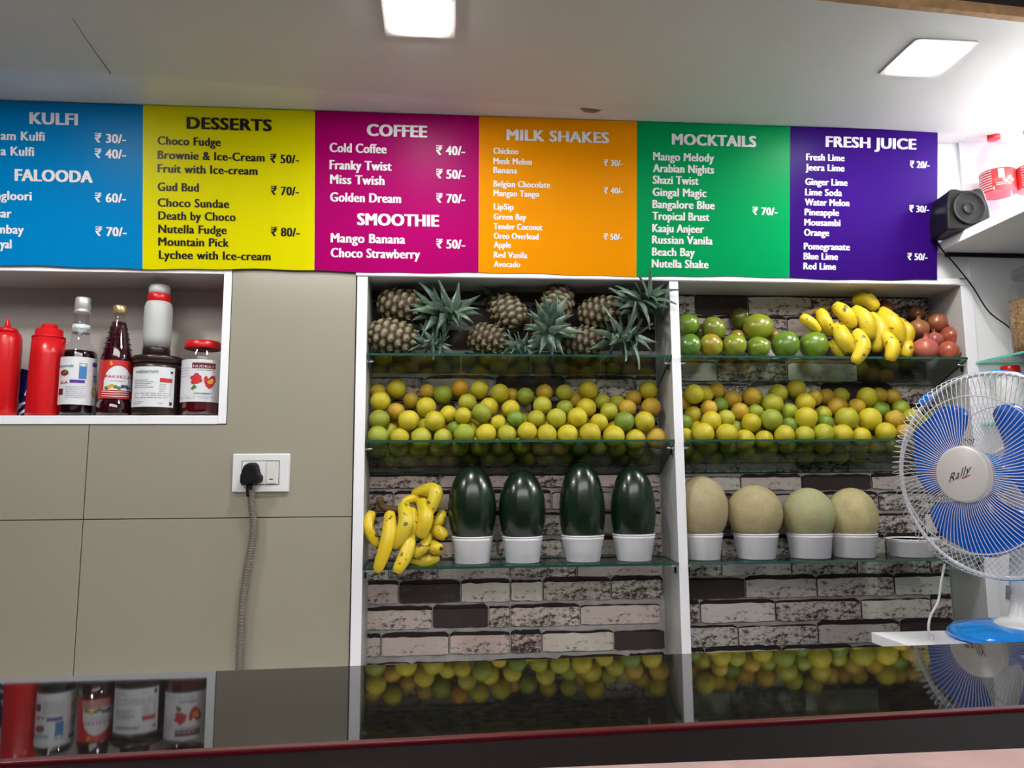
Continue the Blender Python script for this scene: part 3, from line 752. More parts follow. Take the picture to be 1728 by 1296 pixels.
# 5 brown tub
xb = 265; yd2 = .065
t, X = item('paste_tub', 'wide dark brown tub with a white printed label, standing second from right', 'tub', xb, yd2)
f0 = FI(X, yd2)
PT = prof(xb, yd2, Z, [(41, 702), (42, 698), (42.5, 625), (42.5, 617), (44.5, 616), (44.5, 606), (43, 604)])
MB().lathe(PT[:4], 44).build('tub_body', M['darkrub'], t)
MB().lathe(PT[4:]+[(PT[-1][0]*.93, PT[-1][1]), (PT[-1][0]*.92, PT[-1][1]-.002), (.001, PT[-1][1]-.002)], 44).build('tub_lid', M['darkrub'], t)
rr_ = 42.5*mpp(xb, 650, yd2)*.93; zt, zb = PY(xb, 624, yd2).z-Z, PY(xb, 690, yd2).z-Z; H = zt-zb
curved('label', rr_+.0008, zb, zt, f0-1.25, f0+.62+.12, M['label'], t)
fn = cyl(rr_+.0012, f0); mb = MB()
add_text(mb, 'HAZELNUT PASTE', fn, -.82, .02, vv(.16), .0075, .015, mi=2)
rect(mb, fn, .10, .58, vv(.38), vv(.28), 1); lines(mb, fn, -.84, -.15, vv(.33), .0052, 5, .0013, 3); lines(mb, fn, .10, .35, vv(.43), .0052, 5, .001, 3); lines(mb, fn, .48, .56, vv(.43), .0052, 5, .001, 3)
lines(mb, fn, -.84, .55, vv(.66), .006, 3, .0013, 3); lines(mb, fn, -.84, -.5, vv(.87), .005, 2, .0013, 3); add_text(mb, '15x6', fn, .05, .25, vv(.92), .0045, 0, mi=3)
rect(mb, fn, .50, .60, vv(.15), vv(.10), 0, 1); rect(mb, fn, .50, .60, vv(.95), vv(.87), 0, 1)
mb.build('label_print', [M['ink'], M['ink_red'], M['ink_teal'], M['ink_grey']], t)
ztop = Z+PT[-1][1]-.002
# 6 upside-down squeeze bottle standing on the tub
t, X = item('upturned_bottle', 'cloudy squeeze bottle with dark base collar and red ring, standing on the tub', 'bottle', 261, yd2, ztop)
PU = lambda l: prof(261, yd2, ztop, l)
b0 = PU([(24, 604)])[0][1]
MB().lathe([(24*mpp(261, 600, yd2)*.93, 0), *PU([(24, 590), (23, 588)])], 36).build('base_collar', M['darkrub'], t)
MB().lathe(PU([(23, 588), (24.5, 570), (25, 540), (24.5, 520), (22.5, 513), (19.5, 510)]), 36).build('bottle_body', M['cloudy'], t)
MB().lathe(PU([(19.5, 511), (20.5, 510), (20.5, 500), (19, 498), (18, 497)]), 36).build('red_ring', M['red'], t)
MB().lathe(PU([(18, 498), (19, 492), (18.5, 485), (16, 482), (.1, 481)]), 36).build('clear_cap', M['cloudy'], t)
# 7 strawberry jar
xb = 340
t, X = item('fruit_crush_jar', 'glass jar of red fruit crush with red lid and white strawberry label', 'jar', xb, yd2)
f0 = FI(X, yd2)
PJ = prof(xb, yd2, Z, [(32, 702), (34, 699), (35, 690), (35.5, 650), (35, 611), (34, 602), (30, 595), (29.5, 590)])
MB().lathe(PJ, 40).build('glass_body', M['jarglass'], t)
MB().lathe([(a*.96, b+.002) for a, b in PJ[:4]]+[(PJ[4][0]*.96, PJ[4][1]-.01)], 40).build('crush', M['jam'], t)
MB().lathe(prof(xb, yd2, Z, [(32.5, 590), (33, 589), (32.5, 580), (30, 577.5), (.1, 577)]), 40).build('screw_lid', M['red'], t)
rr_ = 35.5*mpp(xb, 650, yd2)*.93; zt, zb = PY(xb, 611, yd2).z-Z, PY(xb, 681, yd2).z-Z; H = zt-zb
curved('label', rr_+.0008, zb, zt, f0-1.45, f0+1.45, M['label'], t)
fn = cyl(rr_+.0012, f0); mb = MB()
rect(mb, fn, -.47, .62, vv(.215), vv(.08), 0); add_text(mb, 'NUDRAT', cyl(rr_+.0016, f0), -.42, .57, vv(.195), .0065, .02, mi=3)
lines(mb, fn, -.3, .5, vv(.25), .003, 1, .0012, 2)
for du, dv in ((0, 0), (.14, .03), (-.13, .02), (.05, -.07), (-.09, -.08), (.18, -.04), (.03, .08)): ell(mb, fn, -.28+du, vv(.46)+dv*H, .13, .0065, 1)
shape(mb, fn, [(.10, vv(.43)), (.22, vv(.38)), (.30, vv(.46)), (.45, vv(.38)), (.62, vv(.38)), (.66, vv(.5)), (.52, vv(.64)), (.36, vv(.70)), (.20, vv(.63)), (.12, vv(.53))], 1)
ell(mb, cyl(rr_+.0016, f0), .40, vv(.53), .14, .006, 5)
shape(mb, fn, [(-.50, vv(.70)), (-.35, vv(.60)), (-.2, vv(.66)), (-.40, vv(.73))], 4)
add_text(mb, 'STRAWBERRY', fn, -.33, .52, vv(.82), .0038, .03, mi=2)
lines(mb, fn, -.95, -.6, vv(.2), .008, 4, .001, 6); lines(mb, fn, -.95, .9, vv(.88), .0045, 2, .001, 6)
mb.build('label_print', [M['ink_maroon'], M['ink_red'], M['ink'], M['label'], M['ink_green'], M['ink_orange'], M['ink_grey']], t)

# ================================================================== socket with plug
pc = PY(441, 798); so = E('wall_socket', 'white wall socket with a switch on beige tiles', 'socket', (pc.x, 0, pc.z))
w2, h2 = .0795, .0545
def rrect(a, b, r, n=4):
    o_ = []
    for sx, sy, st in ((1, 1, 0), (-1, 1, 1), (-1, -1, 2), (1, -1, 3)):
        for i in range(n+1):
            an = math.pi/2*(st+i/n); o_.append((sx*(a-r)+r*math.cos(an), sy*(b-r)+r*math.sin(an)))
    return o_
MB().prism(rrect(w2, h2, .004)[::-1], lambda u, v: (u*.96, -.010, v*.95), lambda u, v: (u, 0, v), 0, 0).build('plate', M['white'], so, bev=.001)
mb = MB(); 
for lo, hi in (((-.052, -.0108, -.033), (-.0505, -.0098, .033)), ((.0505, -.0108, -.033), (.052, -.0098, .033)), ((-.052, -.0108, .0325), (.052, -.0098, .034)), ((-.052, -.0108, -.034), (.052, -.0098, -.0325))): mb.box(lo, hi)
mb.build('frame_line', M['ink'], so)
MB().box((-.050, -.0125, -.032), (.014, -.0098, .032)).build('socket_face', M['white'], so, bev=.001)
o = MB().box((.017, -.0145, -.030), (.044, -.0098, .030)).build('switch', M['offwhite'], so, bev=.0015)
MB().box((.026, -.0150, -.0195), (.036, -.0143, -.0165)).build('indicator', M['ink'], so)
pp = PY(425, 800, -.02); pg = E('power_plug', 'black three-pin plug pushed into the wall socket, with grey corrugated cable', 'plug', (pp.x, -.013, pp.z))
MB().prism([(-.030, -.030), (.012, -.031), (.020, -.026), (.031, -.020), (.031, -.006), (.024, .002), (.018, .026), (.010, .033), (-.010, .033), (-.020, .026), (-.029, -.004)][::-1],
           lambda u, v: (u*.85, -.034, v*.85), lambda u, v: (u, 0, v), 0, 0).build('plug_body', M['blackmatte'], pg, bev=.005, bseg=3)
MB().lathe([(.0085, 0), (.0085, .018), (.007, .024), (.007, .034)], 16, (-.003, -.018, -.028), ax=(0, 0, -1)).build('strain_relief', M['blackmatte'], pg)
cp = [PY(x, y, yy) for x, y, yy in [(424, 826, -.031), (424.5, 850, -.024), (428, 880, -.018), (427, 905, -.018), (421, 940, -.018), (414, 980, -.018), (409, 1020, -.018), (406, 1070, -.018), (404, 1130, -.018), (403, 1200, -.018)]]
def spline(ps, n):
    ps = [Vector(p) for p in ps]; o_ = []
    for i in range(len(ps)-1):
        p0, p1, p2, p3 = ps[max(i-1, 0)], ps[i], ps[i+1], ps[min(i+2, len(ps)-1)]
        for k in range(n):
            t = k/n; o_.append(.5*((2*p1)+(p2-p0)*t+(2*p0-5*p1+4*p2-p3)*t*t+(3*p1-p0-3*p2+p3)*t**3))
    return o_+[ps[-1]]
sp = spline(cp, 26); sp = [p-pg.location for p in sp]
MB().tube(sp, [.0098+.0011*(1 if i % 3 == 0 else -1 if i % 3 == 1 else 0) for i in range(len(sp))], 12).build('corrugated_cable', M['conduit'], pg)

# ================================================================== citrus pile
LIMES = '0,0,g,-0.2062,0.0347,1.6312,0.0305;0,0,y,-0.1433,0.0317,1.6283,0.0265;0,0,m,-0.0808,0.0396,1.6277,0.03;0,0,m,-0.0173,0.034,1.6273,0.0268;0,0,g,0.0451,0.0228,1.6378,0.0303;0,0,y,0.1096,0.0217,1.6376,0.0296;0,0,m,0.1707,0.02,1.6365,0.0272;0,0,y,0.2311,0.02,1.6434,0.0282;0,0,y,0.2888,0.0228,1.6365,0.0291;0,0,y,0.3523,0.0275,1.6349,0.0301;0,0,y,0.4185,0.024,1.6381,0.0311;0,0,y,0.493,0.0356,1.6316,0.0313;0,0,y,0.5613,0.0469,1.6231,0.0297;0,0,o,0.6269,0.0462,1.6247,0.0307;0,1,g,-0.2068,0.0644,1.6822,0.0303;0,1,y,-0.1177,0.0405,1.6802,0.0296;0,1,y,-0.0421,0.0363,1.6771,0.0289;0,1,y,-0.0011,0.0675,1.7002,0.0248;0,1,y,0.0422,0.0476,1.6931,0.0249;0,1,g,0.0976,0.0478,1.7027,0.0284;0,1,y,0.1464,0.0502,1.6721,0.0233;0,1,G,0.1991,0.0518,1.6846,0.0251;0,1,m,0.2616,0.0514,1.6846,0.0261;0,1,m,0.3219,0.0458,1.6866,0.0289;0,1,y,0.3852,0.0478,1.6884,0.029;0,1,y,0.452,0.051,1.6737,0.0265;0,1,G,0.5298,0.048,1.6763,0.0298;0,1,y,0.5907,0.046,1.6762,0.0303;0,1,G,0.0167,0.0624,1.6553,0.023;0,2,y,-0.2054,0.0839,1.7409,0.0291;0,2,o,-0.1581,0.085,1.7106,0.0248;0,2,y,-0.0682,0.085,1.7232,0.0293;0,2,m,0.0561,0.085,1.7371,0.027;0,2,y,0.1213,0.0922,1.7242,0.028;0,2,y,0.188,0.0881,1.7184,0.0272;0,2,m,0.2849,0.085,1.728,0.0283;0,2,g,0.3536,0.085,1.7201,0.0249;0,2,y,0.4198,0.085,1.722,0.0295;0,2,m,0.4911,0.085,1.7098,0.0269;0,2,o,0.5484,0.0829,1.7204,0.0262;0,2,o,0.6239,0.085,1.724,0.029;0,3,y,-0.16,0.12,1.7818,0.0288;0,3,o,-0.116,0.12,1.7467,0.0236;0,3,o,-0.0669,0.1257,1.7742,0.0237;0,3,g,-0.0186,0.1153,1.7646,0.0282;0,3,O,0.0339,0.12,1.7837,0.0266;0,3,y,0.0935,0.12,1.7802,0.0284;0,3,y,0.1557,0.1002,1.7676,0.0286;0,3,o,0.1939,0.1349,1.7637,0.0241;0,3,g,0.2356,0.1101,1.7599,0.026;0,3,o,0.2959,0.12,1.7719,0.0261;0,3,m,0.3561,0.1082,1.7707,0.0253;0,3,o,0.3915,0.1339,1.749,0.0245;0,3,y,0.4329,0.1197,1.7787,0.03;0,3,m,0.4772,0.12,1.7441,0.0246;0,3,m,0.5265,0.1222,1.7406,0.0247;0,3,o,0.5775,0.12,1.7555,0.0248;0,3,y,0.6256,0.12,1.7792,0.0286;0,3,o,-0.2163,0.1211,1.7739,0.0235;1,0,y,0.7223,0.0635,1.6325,0.0247;1,0,y,0.7657,0.0263,1.6377,0.0319;1,0,y,0.8397,0.0297,1.6359,0.0321;1,0,y,0.9032,0.0495,1.6214,0.0295;1,0,y,0.9625,0.0471,1.6209,0.0278;1,0,y,1.0203,0.0296,1.6333,0.0298;1,0,m,1.0832,0.0273,1.6327,0.0281;1,0,m,1.1426,0.0238,1.637,0.0301;1,0,y,1.2052,0.0305,1.6343,0.0311;1,0,y,1.2685,0.0366,1.6278,0.0285;1,0,y,1.3378,0.018,1.6407,0.0296;1,0,o,1.4018,0.0196,1.6379,0.0279;1,1,G,0.7265,0.0862,1.675,0.0252;1,1,y,0.801,0.0538,1.6775,0.0299;1,1,m,0.8533,0.066,1.6872,0.0263;1,1,y,0.9283,0.0551,1.6722,0.0292;1,1,g,0.9884,0.0447,1.6818,0.0321;1,1,G,1.0505,0.0596,1.6647,0.0248;1,1,y,1.1001,0.0452,1.687,0.0333;1,1,G,1.1652,0.0568,1.6724,0.0251;1,1,m,1.2335,0.0493,1.6858,0.0336;1,1,y,1.3093,0.053,1.6836,0.0347;1,1,o,1.3881,0.0481,1.6823,0.0283;1,1,m,1.4455,0.0459,1.6877,0.0284;1,2,y,0.7634,0.1061,1.7025,0.0265;1,2,o,0.8073,0.085,1.7206,0.0248;1,2,o,0.9069,0.0887,1.7104,0.0277;1,2,g,0.9581,0.0898,1.7081,0.025;1,2,m,1.013,0.085,1.7346,0.0317;1,2,g,1.0651,0.0851,1.7101,0.0262;1,2,y,1.1193,0.085,1.7378,0.0301;1,2,m,1.1792,0.0924,1.7029,0.0254;1,2,o,1.2303,0.0958,1.7264,0.0312;1,2,o,1.2878,0.0873,1.7259,0.0257;1,2,G,1.3681,0.0854,1.7155,0.0258;1,2,g,1.4352,0.0882,1.7196,0.0269;1,3,o,0.7384,0.125,1.7414,0.0251;1,3,y,0.7612,0.0833,1.7654,0.0298;1,3,y,0.8074,0.1158,1.7668,0.0252;1,3,o,0.851,0.1337,1.7804,0.0253;1,3,G,0.853,0.1129,1.7318,0.0253;1,3,o,0.8993,0.1259,1.753,0.0282;1,3,o,0.9629,0.12,1.7589,0.0311;1,3,m,1.0479,0.12,1.7717,0.0294;1,3,y,1.1085,0.12,1.7858,0.0296;1,3,o,1.164,0.1143,1.7561,0.0258;1,3,o,1.2129,0.1331,1.7621,0.0259;1,3,m,1.2635,0.133,1.7656,0.026;1,3,y,1.3346,0.1042,1.758,0.032;1,3,o,1.3867,0.1245,1.7654,0.0262;1,3,o,1.4371,0.1316,1.7625,0.0263;0,4,m,-0.2108,0.0815,1.6004,0.0273;0,4,m,-0.1478,0.0815,1.6037,0.0302;0,4,y,-0.0906,0.0883,1.5988,0.0293;0,4,y,-0.0317,0.0799,1.6032,0.0287;0,4,m,0.0312,0.0749,1.6061,0.0289;0,4,y,0.0923,0.0767,1.6062,0.0299;0,4,g,0.1541,0.0739,1.6049,0.0275;0,4,g,0.2171,0.0755,1.6059,0.0291;0,4,o,0.2767,0.0757,1.6054,0.0287;0,4,o,0.3353,0.0777,1.6056,0.03;0,4,G,0.3943,0.0787,1.6061,0.0308;0,4,m,0.4529,0.0771,1.6056,0.0296;0,4,m,0.5126,0.0832,1.6023,0.0298;0,4,m,0.5711,0.0924,1.5938,0.027;0,5,m,-0.1734,0.1281,1.5776,0.0309;0,5,m,-0.1162,0.1307,1.573,0.0283;0,5,o,-0.053,0.1284,1.577,0.0306;0,5,o,0.0048,0.1301,1.5741,0.0289;0,5,g,0.0622,0.1289,1.5762,0.0301;0,5,y,0.121,0.1279,1.5765,0.0298;0,5,m,0.1812,0.125,1.5766,0.0285;0,5,y,0.2391,0.1264,1.5771,0.0296;0,5,m,0.2976,0.1283,1.5773,0.0307;0,5,m,0.3587,0.1258,1.5773,0.0295;0,5,g,0.4166,0.1256,1.5759,0.0282;0,5,G,0.4825,0.1271,1.577,0.0299;0,5,g,0.5384,0.1302,1.5755,0.0279;0,5,G,0.6073,0.1294,1.5754,0.0296;0,6,o,-0.2058,0.1313,1.6242,0.0277;0,6,o,-0.1355,0.1323,1.6235,0.0267;0,6,o,-0.0732,0.131,1.6301,0.028;0,6,m,0.0024,0.1336,1.6266,0.0254;0,6,g,0.0633,0.1306,1.6329,0.0284;0,6,m,0.1286,0.1321,1.6308,0.0269;0,6,o,0.1922,0.1334,1.6272,0.0256;0,6,o,0.2583,0.1328,1.6273,0.0262;0,6,y,0.327,0.1305,1.6266,0.0285;0,6,o,0.3869,0.1318,1.6242,0.0272;0,6,y,0.4474,0.1324,1.6187,0.0266;0,6,g,0.5124,0.1332,1.6224,0.0258;0,6,y,0.575,0.1333,1.6242,0.0257;0,6,o,-0.1604,0.131,1.6828,0.028;0,6,m,-0.0968,0.1292,1.6808,0.0273;0,6,m,-0.0355,0.1318,1.683,0.0258;0,6,g,0.0309,0.128,1.6799,0.0284;0,6,o,0.0951,0.128,1.6799,0.0289;0,6,m,0.1593,0.128,1.6799,0.0275;0,6,g,0.2236,0.128,1.6799,0.0289;0,6,m,0.2872,0.1291,1.6807,0.0281;0,6,o,0.3512,0.1291,1.6806,0.0252;0,6,y,0.4112,0.1325,1.6836,0.0265;0,6,y,0.4811,0.1306,1.6818,0.0258;0,6,g,0.5447,0.128,1.6799,0.0259;0,6,m,0.6089,0.128,1.6799,0.0255;0,6,m,-0.1767,0.095,1.6481,0.0262;0,6,m,-0.1226,0.0901,1.654,0.0284;0,6,m,-0.0678,0.0844,1.6606,0.0289;0,6,o,-0.0165,0.0961,1.6533,0.0259;0,6,m,0.0619,0.0803,1.6523,0.0272;0,6,o,0.1254,0.0845,1.6475,0.0252;0,6,g,0.1858,0.0873,1.6497,0.0277;0,6,m,0.2476,0.0873,1.6499,0.0274;0,6,o,0.3078,0.0871,1.6534,0.0277;0,6,o,0.378,0.0924,1.6581,0.0271;0,6,o,0.4453,0.1008,1.6602,0.0272;0,6,o,0.5105,0.0961,1.6576,0.027;0,6,m,0.5753,0.0909,1.6502,0.0255;1,4,g,0.7262,0.0975,1.5932,0.0291;1,4,g,0.7952,0.0765,1.6065,0.0301;1,4,g,0.8614,0.079,1.6016,0.0271;1,4,y,0.9221,0.0958,1.5942,0.0291;1,4,m,0.9926,0.0888,1.5993,0.03;1,4,m,1.0464,0.0724,1.6071,0.0286;1,4,g,1.1027,0.0828,1.6035,0.0306;1,4,y,1.166,0.0777,1.6041,0.0286;1,4,g,1.2212,0.0773,1.6041,0.0284;1,4,y,1.2824,0.0834,1.6011,0.0289;1,4,y,1.3378,0.0745,1.6066,0.0292;1,4,m,1.3957,0.078,1.6063,0.0307;1,4,o,1.4545,0.0763,1.6065,0.03;1,4,y,1.5134,0.0789,1.6059,0.0308;1,5,m,0.7706,0.1291,1.5759,0.03;1,5,m,0.8289,0.1287,1.5765,0.0303;1,5,G,0.8852,0.131,1.5726,0.028;1,5,m,0.9619,0.1301,1.5742,0.0289;1,5,g,1.0174,0.131,1.5726,0.028;1,5,g,1.0727,0.1297,1.5748,0.0293;1,5,m,1.1293,0.1295,1.5751,0.0295;1,5,G,1.1861,0.1297,1.5749,0.0293;1,5,y,1.2422,0.1289,1.5747,0.0288;1,5,m,1.2977,0.1305,1.5735,0.0286;1,5,G,1.3678,0.1254,1.5751,0.0274;1,5,g,1.424,0.125,1.5787,0.0277;1,5,o,1.4852,0.1248,1.5768,0.0286;1,5,y,1.5452,0.1256,1.5776,0.0297;1,6,o,0.7427,0.1332,1.6292,0.0258;1,6,m,0.7988,0.1303,1.6251,0.0287;1,6,o,0.8719,0.1334,1.6232,0.0256;1,6,m,0.9377,0.1329,1.6295,0.0261;1,6,m,1.0112,0.1331,1.6244,0.0259;1,6,g,1.0648,0.1319,1.6288,0.0271;1,6,m,1.1523,0.1335,1.623,0.0255;1,6,o,1.2117,0.1323,1.6225,0.0267;1,6,o,1.2651,0.1305,1.6253,0.0285;1,6,y,1.3328,0.13,1.6168,0.029;1,6,y,1.3926,0.1319,1.6218,0.0271;1,6,o,1.4555,0.1305,1.6233,0.0285;1,6,y,1.5201,0.1316,1.6265,0.0274;1,6,m,0.7981,0.1333,1.6777,0.0257;1,6,o,0.8506,0.1302,1.6824,0.0288;1,6,m,0.9154,0.1318,1.6804,0.0272;1,6,y,0.9723,0.128,1.6799,0.0253;1,6,m,1.0388,0.131,1.6821,0.0267;1,6,m,1.1135,0.1331,1.6907,0.0259;1,6,o,1.1628,0.1313,1.6734,0.0277;1,6,m,1.2308,0.128,1.6799,0.0261;1,6,g,1.2954,0.128,1.6799,0.0278;1,6,o,1.3646,0.1325,1.6864,0.0265;1,6,m,1.427,0.1304,1.6815,0.0281;1,6,m,1.4908,0.1301,1.6811,0.0281;1,6,g,1.5546,0.129,1.6805,0.0271;1,6,y,0.7714,0.0934,1.6531,0.0268;1,6,m,0.8333,0.0923,1.6456,0.0285;1,6,g,0.888,0.0924,1.655,0.0289;1,6,m,0.9575,0.0911,1.6474,0.025;1,6,m,1.0119,0.0924,1.6573,0.0281;1,6,o,1.0858,0.098,1.6639,0.0277;1,6,g,1.1365,0.0913,1.6479,0.0277;1,6,o,1.1999,0.0905,1.6537,0.0285;1,6,o,1.268,0.0847,1.6536,0.0272;1,6,g,1.3431,0.095,1.6572,0.0272;1,6,g,1.395,0.0951,1.6589,0.0263;1,6,o,1.4602,0.0906,1.6603,0.0277;1,6,g,1.5263,0.088,1.6609,0.0281'
LC = {'y': ((.70, .56, .02), 'yellow'), 'm': ((.52, .49, .03), 'yellow-green'), 'g': ((.34, .40, .03), 'green'), 'G': ((.17, .30, .03), 'deep green'), 'o': ((.70, .40, .03), 'golden'), 'O': ((.82, .34, .01), 'orange')}
TIER = ['in the front row', 'in the second row up', 'in the third row up', 'in the topmost row', 'low behind the front row', 'low at the back', 'deep in the gaps']
def limemesh(seed):
    rnd = random.Random(seed); me = bpy.data.meshes.new('citrus_skin'); b = bmesh.new(); bmesh.ops.create_uvsphere(b, u_segments=28, v_segments=18, radius=1)
    ph = rnd.uniform(0, 6)
    for v in b.verts:
        z = v.co.z; k = 1+.015*math.sin(3*math.atan2(v.co.y, v.co.x)+ph)
        v.co.x *= k; v.co.y *= k
        v.co.z = z*(.97) + (.06*max(0, z-.93)/.07 if z > .93 else 0) - (.04*max(0, -z-.93)/.07 if z < -.93 else 0)*-1
    for f in b.faces: f.smooth = True
    b.to_mesh(me); b.free(); me.materials.append(M['lime']); return me
LME = [limemesh(i) for i in range(4)]
SCAR = MB().lathe([(.085, .965), (.09, .99), (.05, 1.0), (.001, .985)], 10).build('scar_source', M['stalk']); SME = SCAR.data; bpy.data.objects.remove(SCAR)
def ordn(k):
    if k <= 20: return ORD[k]
    if k == 30: return 'thirtieth'
    return ('twenty-' if k < 30 else 'thirty-')+ORD[k % 10]
LL = []
for t in LIMES.split(';'):
    a = t.split(','); LL.append((int(a[0]), int(a[1]), a[2], *map(float, a[3:])))
cnt = {}
for L_ in sorted(LL, key=lambda q: (q[0], q[1], q[3])):
    b_, ti, c, x, y, z, r = L_
    k = cnt[(b_, ti)] = cnt.get((b_, ti), 0)+1
    o = bpy.data.objects.new('sweet_lime', random.choice(LME)); COL.objects.link(o); o.location = (x, y, z); r *= 1.045; o.scale = (r, r, r)
    # stalk scar turned anywhere, sometimes to the viewer
    d_ = Vector((random.uniform(-1, 1), random.uniform(-1.2, .9), random.uniform(-.6, 1))).normalized()
    o.rotation_mode = 'QUATERNION'; o.rotation_quaternion = Vector((0, 0, 1)).rotation_difference(d_)
    j = random.uniform(.9, 1.08); col, cn_ = LC[c]; o.color = (*[min(1, q*j*.80) for q in col], 1)
    tag(o, f'{cn_} citrus fruit, {ordn(k)} from the left {TIER[ti]}, {"left" if b_ == 0 else "right"} bay', 'citrus fruit', f'citrus fruits piled in the {"left" if b_ == 0 else "right"} bay')
    s = bpy.data.objects.new('stalk_scar', SME); COL.objects.link(s); s.parent = o
# ================================================================== melons on pots
def pot(px, rimy, boty, hw_r, hw_b, y, label):
    z0 = SH[2][0]+SH[2][1]*y+.0005; p = PY(px, boty, y); k = mpp(px, rimy, y)
    z1 = PY(px, rimy, y).z-z0; h = z1
    t = E('white_tub', label, 'tub', (p.x, y, z0), 'white plastic tubs under the melons')
    r0_, r1_ = hw_b*k, hw_r*k
    MB().lathe([(r0_*.96, 0), (r0_, .002), (r0_+(r1_-r0_)*.84, h*.84), (r0_+(r1_-r0_)*.85+.0015, h*.86), (r1_*.975, h-.004), (r1_*.93, h-.004), (r0_*.93, .004), (.001, .004)], 44).build('tub_wall', M['pot'], t)
    MB().lathe([(r1_*.94, h-.004), (r1_, h-.004), (r1_+.0006, h-.002), (r1_, h), (r1_*.94, h), (r1_*.94, h-.004)], 44).build('rim', M['pot'], t)
    return p.x, z0+h, r1_
def melon(px, ytop, yrim, hw, y, xw, zrim, rr, label, cat, name, mt, col=None, stem=0, seed=0):
    k = mpp(px, ytop+60, y); a = hw*k*.98; zt = PY(px, ytop, y).z
    # ellipsoid through the top, resting on the tub rim
    q = math.sqrt(max(.02, 1-(rr*.93/a)**2)) if rr*.93 < a else .3
    hgt = (zt-zrim)/(1+q); zc = zt-hgt
    me = bpy.data.meshes.new(name); b = bmesh.new(); bmesh.ops.create_uvsphere(b, u_segments=48, v_segments=32, radius=1)
    for v in b.verts:
        n_ = noise.noise(Vector(v.co)*1.4+Vector((seed*3.1, 0, 0)))*.014; s_ = 1+n_
        s_ += .006*math.cos(10*math.atan2(v.co.y, v.co.x))*(1-abs(v.co.z))
        v.co = Vector((v.co.x*a*s_, v.co.y*min(a, .074)*s_, v.co.z*hgt))
    for f in b.faces: f.smooth = True
    b.to_mesh(me); b.free(); me.materials.append(mt)
    o = bpy.data.objects.new(name, me); COL.objects.link(o); o.location = (xw, y, zc)
    if col: o.color = (*col, 1)
    tag(o, label, cat, 'watermelons standing on tubs' if cat == 'watermelon' else 'netted melons standing on tubs')
    MB().lathe([(.006, hgt-.002), (.005, hgt+.001), (.001, hgt)], 12).build('stalk_scar', M['stalk'], o)
WM = [(797, 784, 904, 949, 35, 29, 41.5, 'standing beside the bananas', 'leftmost'), (882, 792, 904, 949, 34, 28.5, 40.5, 'second from the left, smallest and greenest', 'second'), (984, 778, 902, 946, 36, 28, 39, 'third from the left, tallest of the four', 'third'), (1070.5, 784, 900, 943, 35.5, 28, 38, 'next to the middle divider', 'fourth')]
for i, (px, yt, yr, yb, hr, hb, hw, d_, o_) in enumerate(WM):
    y = .060
    x, z, rr = pot(px, yr, yb, hr, hb, y, f'white plastic tub under the dark watermelon {d_}')
    melon(px, yt, yr, hw, y, x, z, rr, f'dark green watermelon {d_}, upright on a white tub', 'watermelon', 'watermelon', M['water'], None, 1, i)
MM = [(1187, 803, 899, 942, 33, 27, 44, 'beside the middle divider', (.42, .35, .21)), (1277, 818, 899, 942, 36, 29.5, 46, 'second from the divider', (.42, .36, .19)), (1368, 823, 899, 942, 35.5, 31, 43, 'third from the divider, with a greener skin', (.36, .37, .20)), (1442, 823, 899, 942, 37, 31, 41, 'farthest right, next to the short tub', (.47, .41, .20))]
for i, (px, yt, yr, yb, hr, hb, hw, d_, c) in enumerate(MM):
    y = .060
    x, z, rr = pot(px, yr, yb, hr, hb, y, f'white plastic tub under the netted melon {d_}')
    melon(px, yt, yr, hw, y, x, z, rr, f'round netted beige melon {d_}, on a white tub', 'melon', 'netted_melon', M['musk'], c, 1, i+9)
pot(1539, 908, 938, 38, 31, .05, 'short empty white tub half hidden behind the fan')

# ================================================================== mangoes, pomegranates
def rnd_fruit(name, px, py, r, y, col, mt, label, cat, group, kind, seed):
    p = PY(px, py, y); R = r*mpp(px, py, y); me = bpy.data.meshes.new(name); b = bmesh.new(); bmesh.ops.create_uvsphere(b, u_segments=32, v_segments=22, radius=1)
    rn = random.Random(seed)
    for v in b.verts:
        c = v.co.copy()
        if kind == 'mango':
            c.x *= 1+.10*c.z; c.y *= .92; c.z *= 1.0
            d = (c-Vector((.55, 0, .75))).length; c += c.normalized()*.10*max(0, 1-d/.5)
        else:
            c *= 1+.03*math.cos(6*math.atan2(c.y, c.x))*(1-abs(c.z))
            c.z *= .93
        c *= 1+.02*noise.noise(c*2+Vector((seed, 0, 0))); v.co = c*R
    for f in b.faces: f.smooth = True
    b.to_mesh(me); b.free(); me.materials.append(mt)
    o = bpy.data.objects.new(name, me); COL.objects.link(o); o.location = p; o.color = (*[q_*k_ for q_, k_ in zip(col, (.74, .52, .5) if kind == 'mango' else (.8, .75, .8))], 1)
    tag(o, label, cat, group)
    if kind == 'mango':
        o.rotation_euler = (rn.uniform(-.5, .3), rn.uniform(-.4, .4), rn.uniform(-1, 1))
        MB().lathe([(R*.05, R*.98), (R*.04, R*1.04), (.0005, R*1.05)], 8).build('stalk', M['stalk'], o)
    return o, R
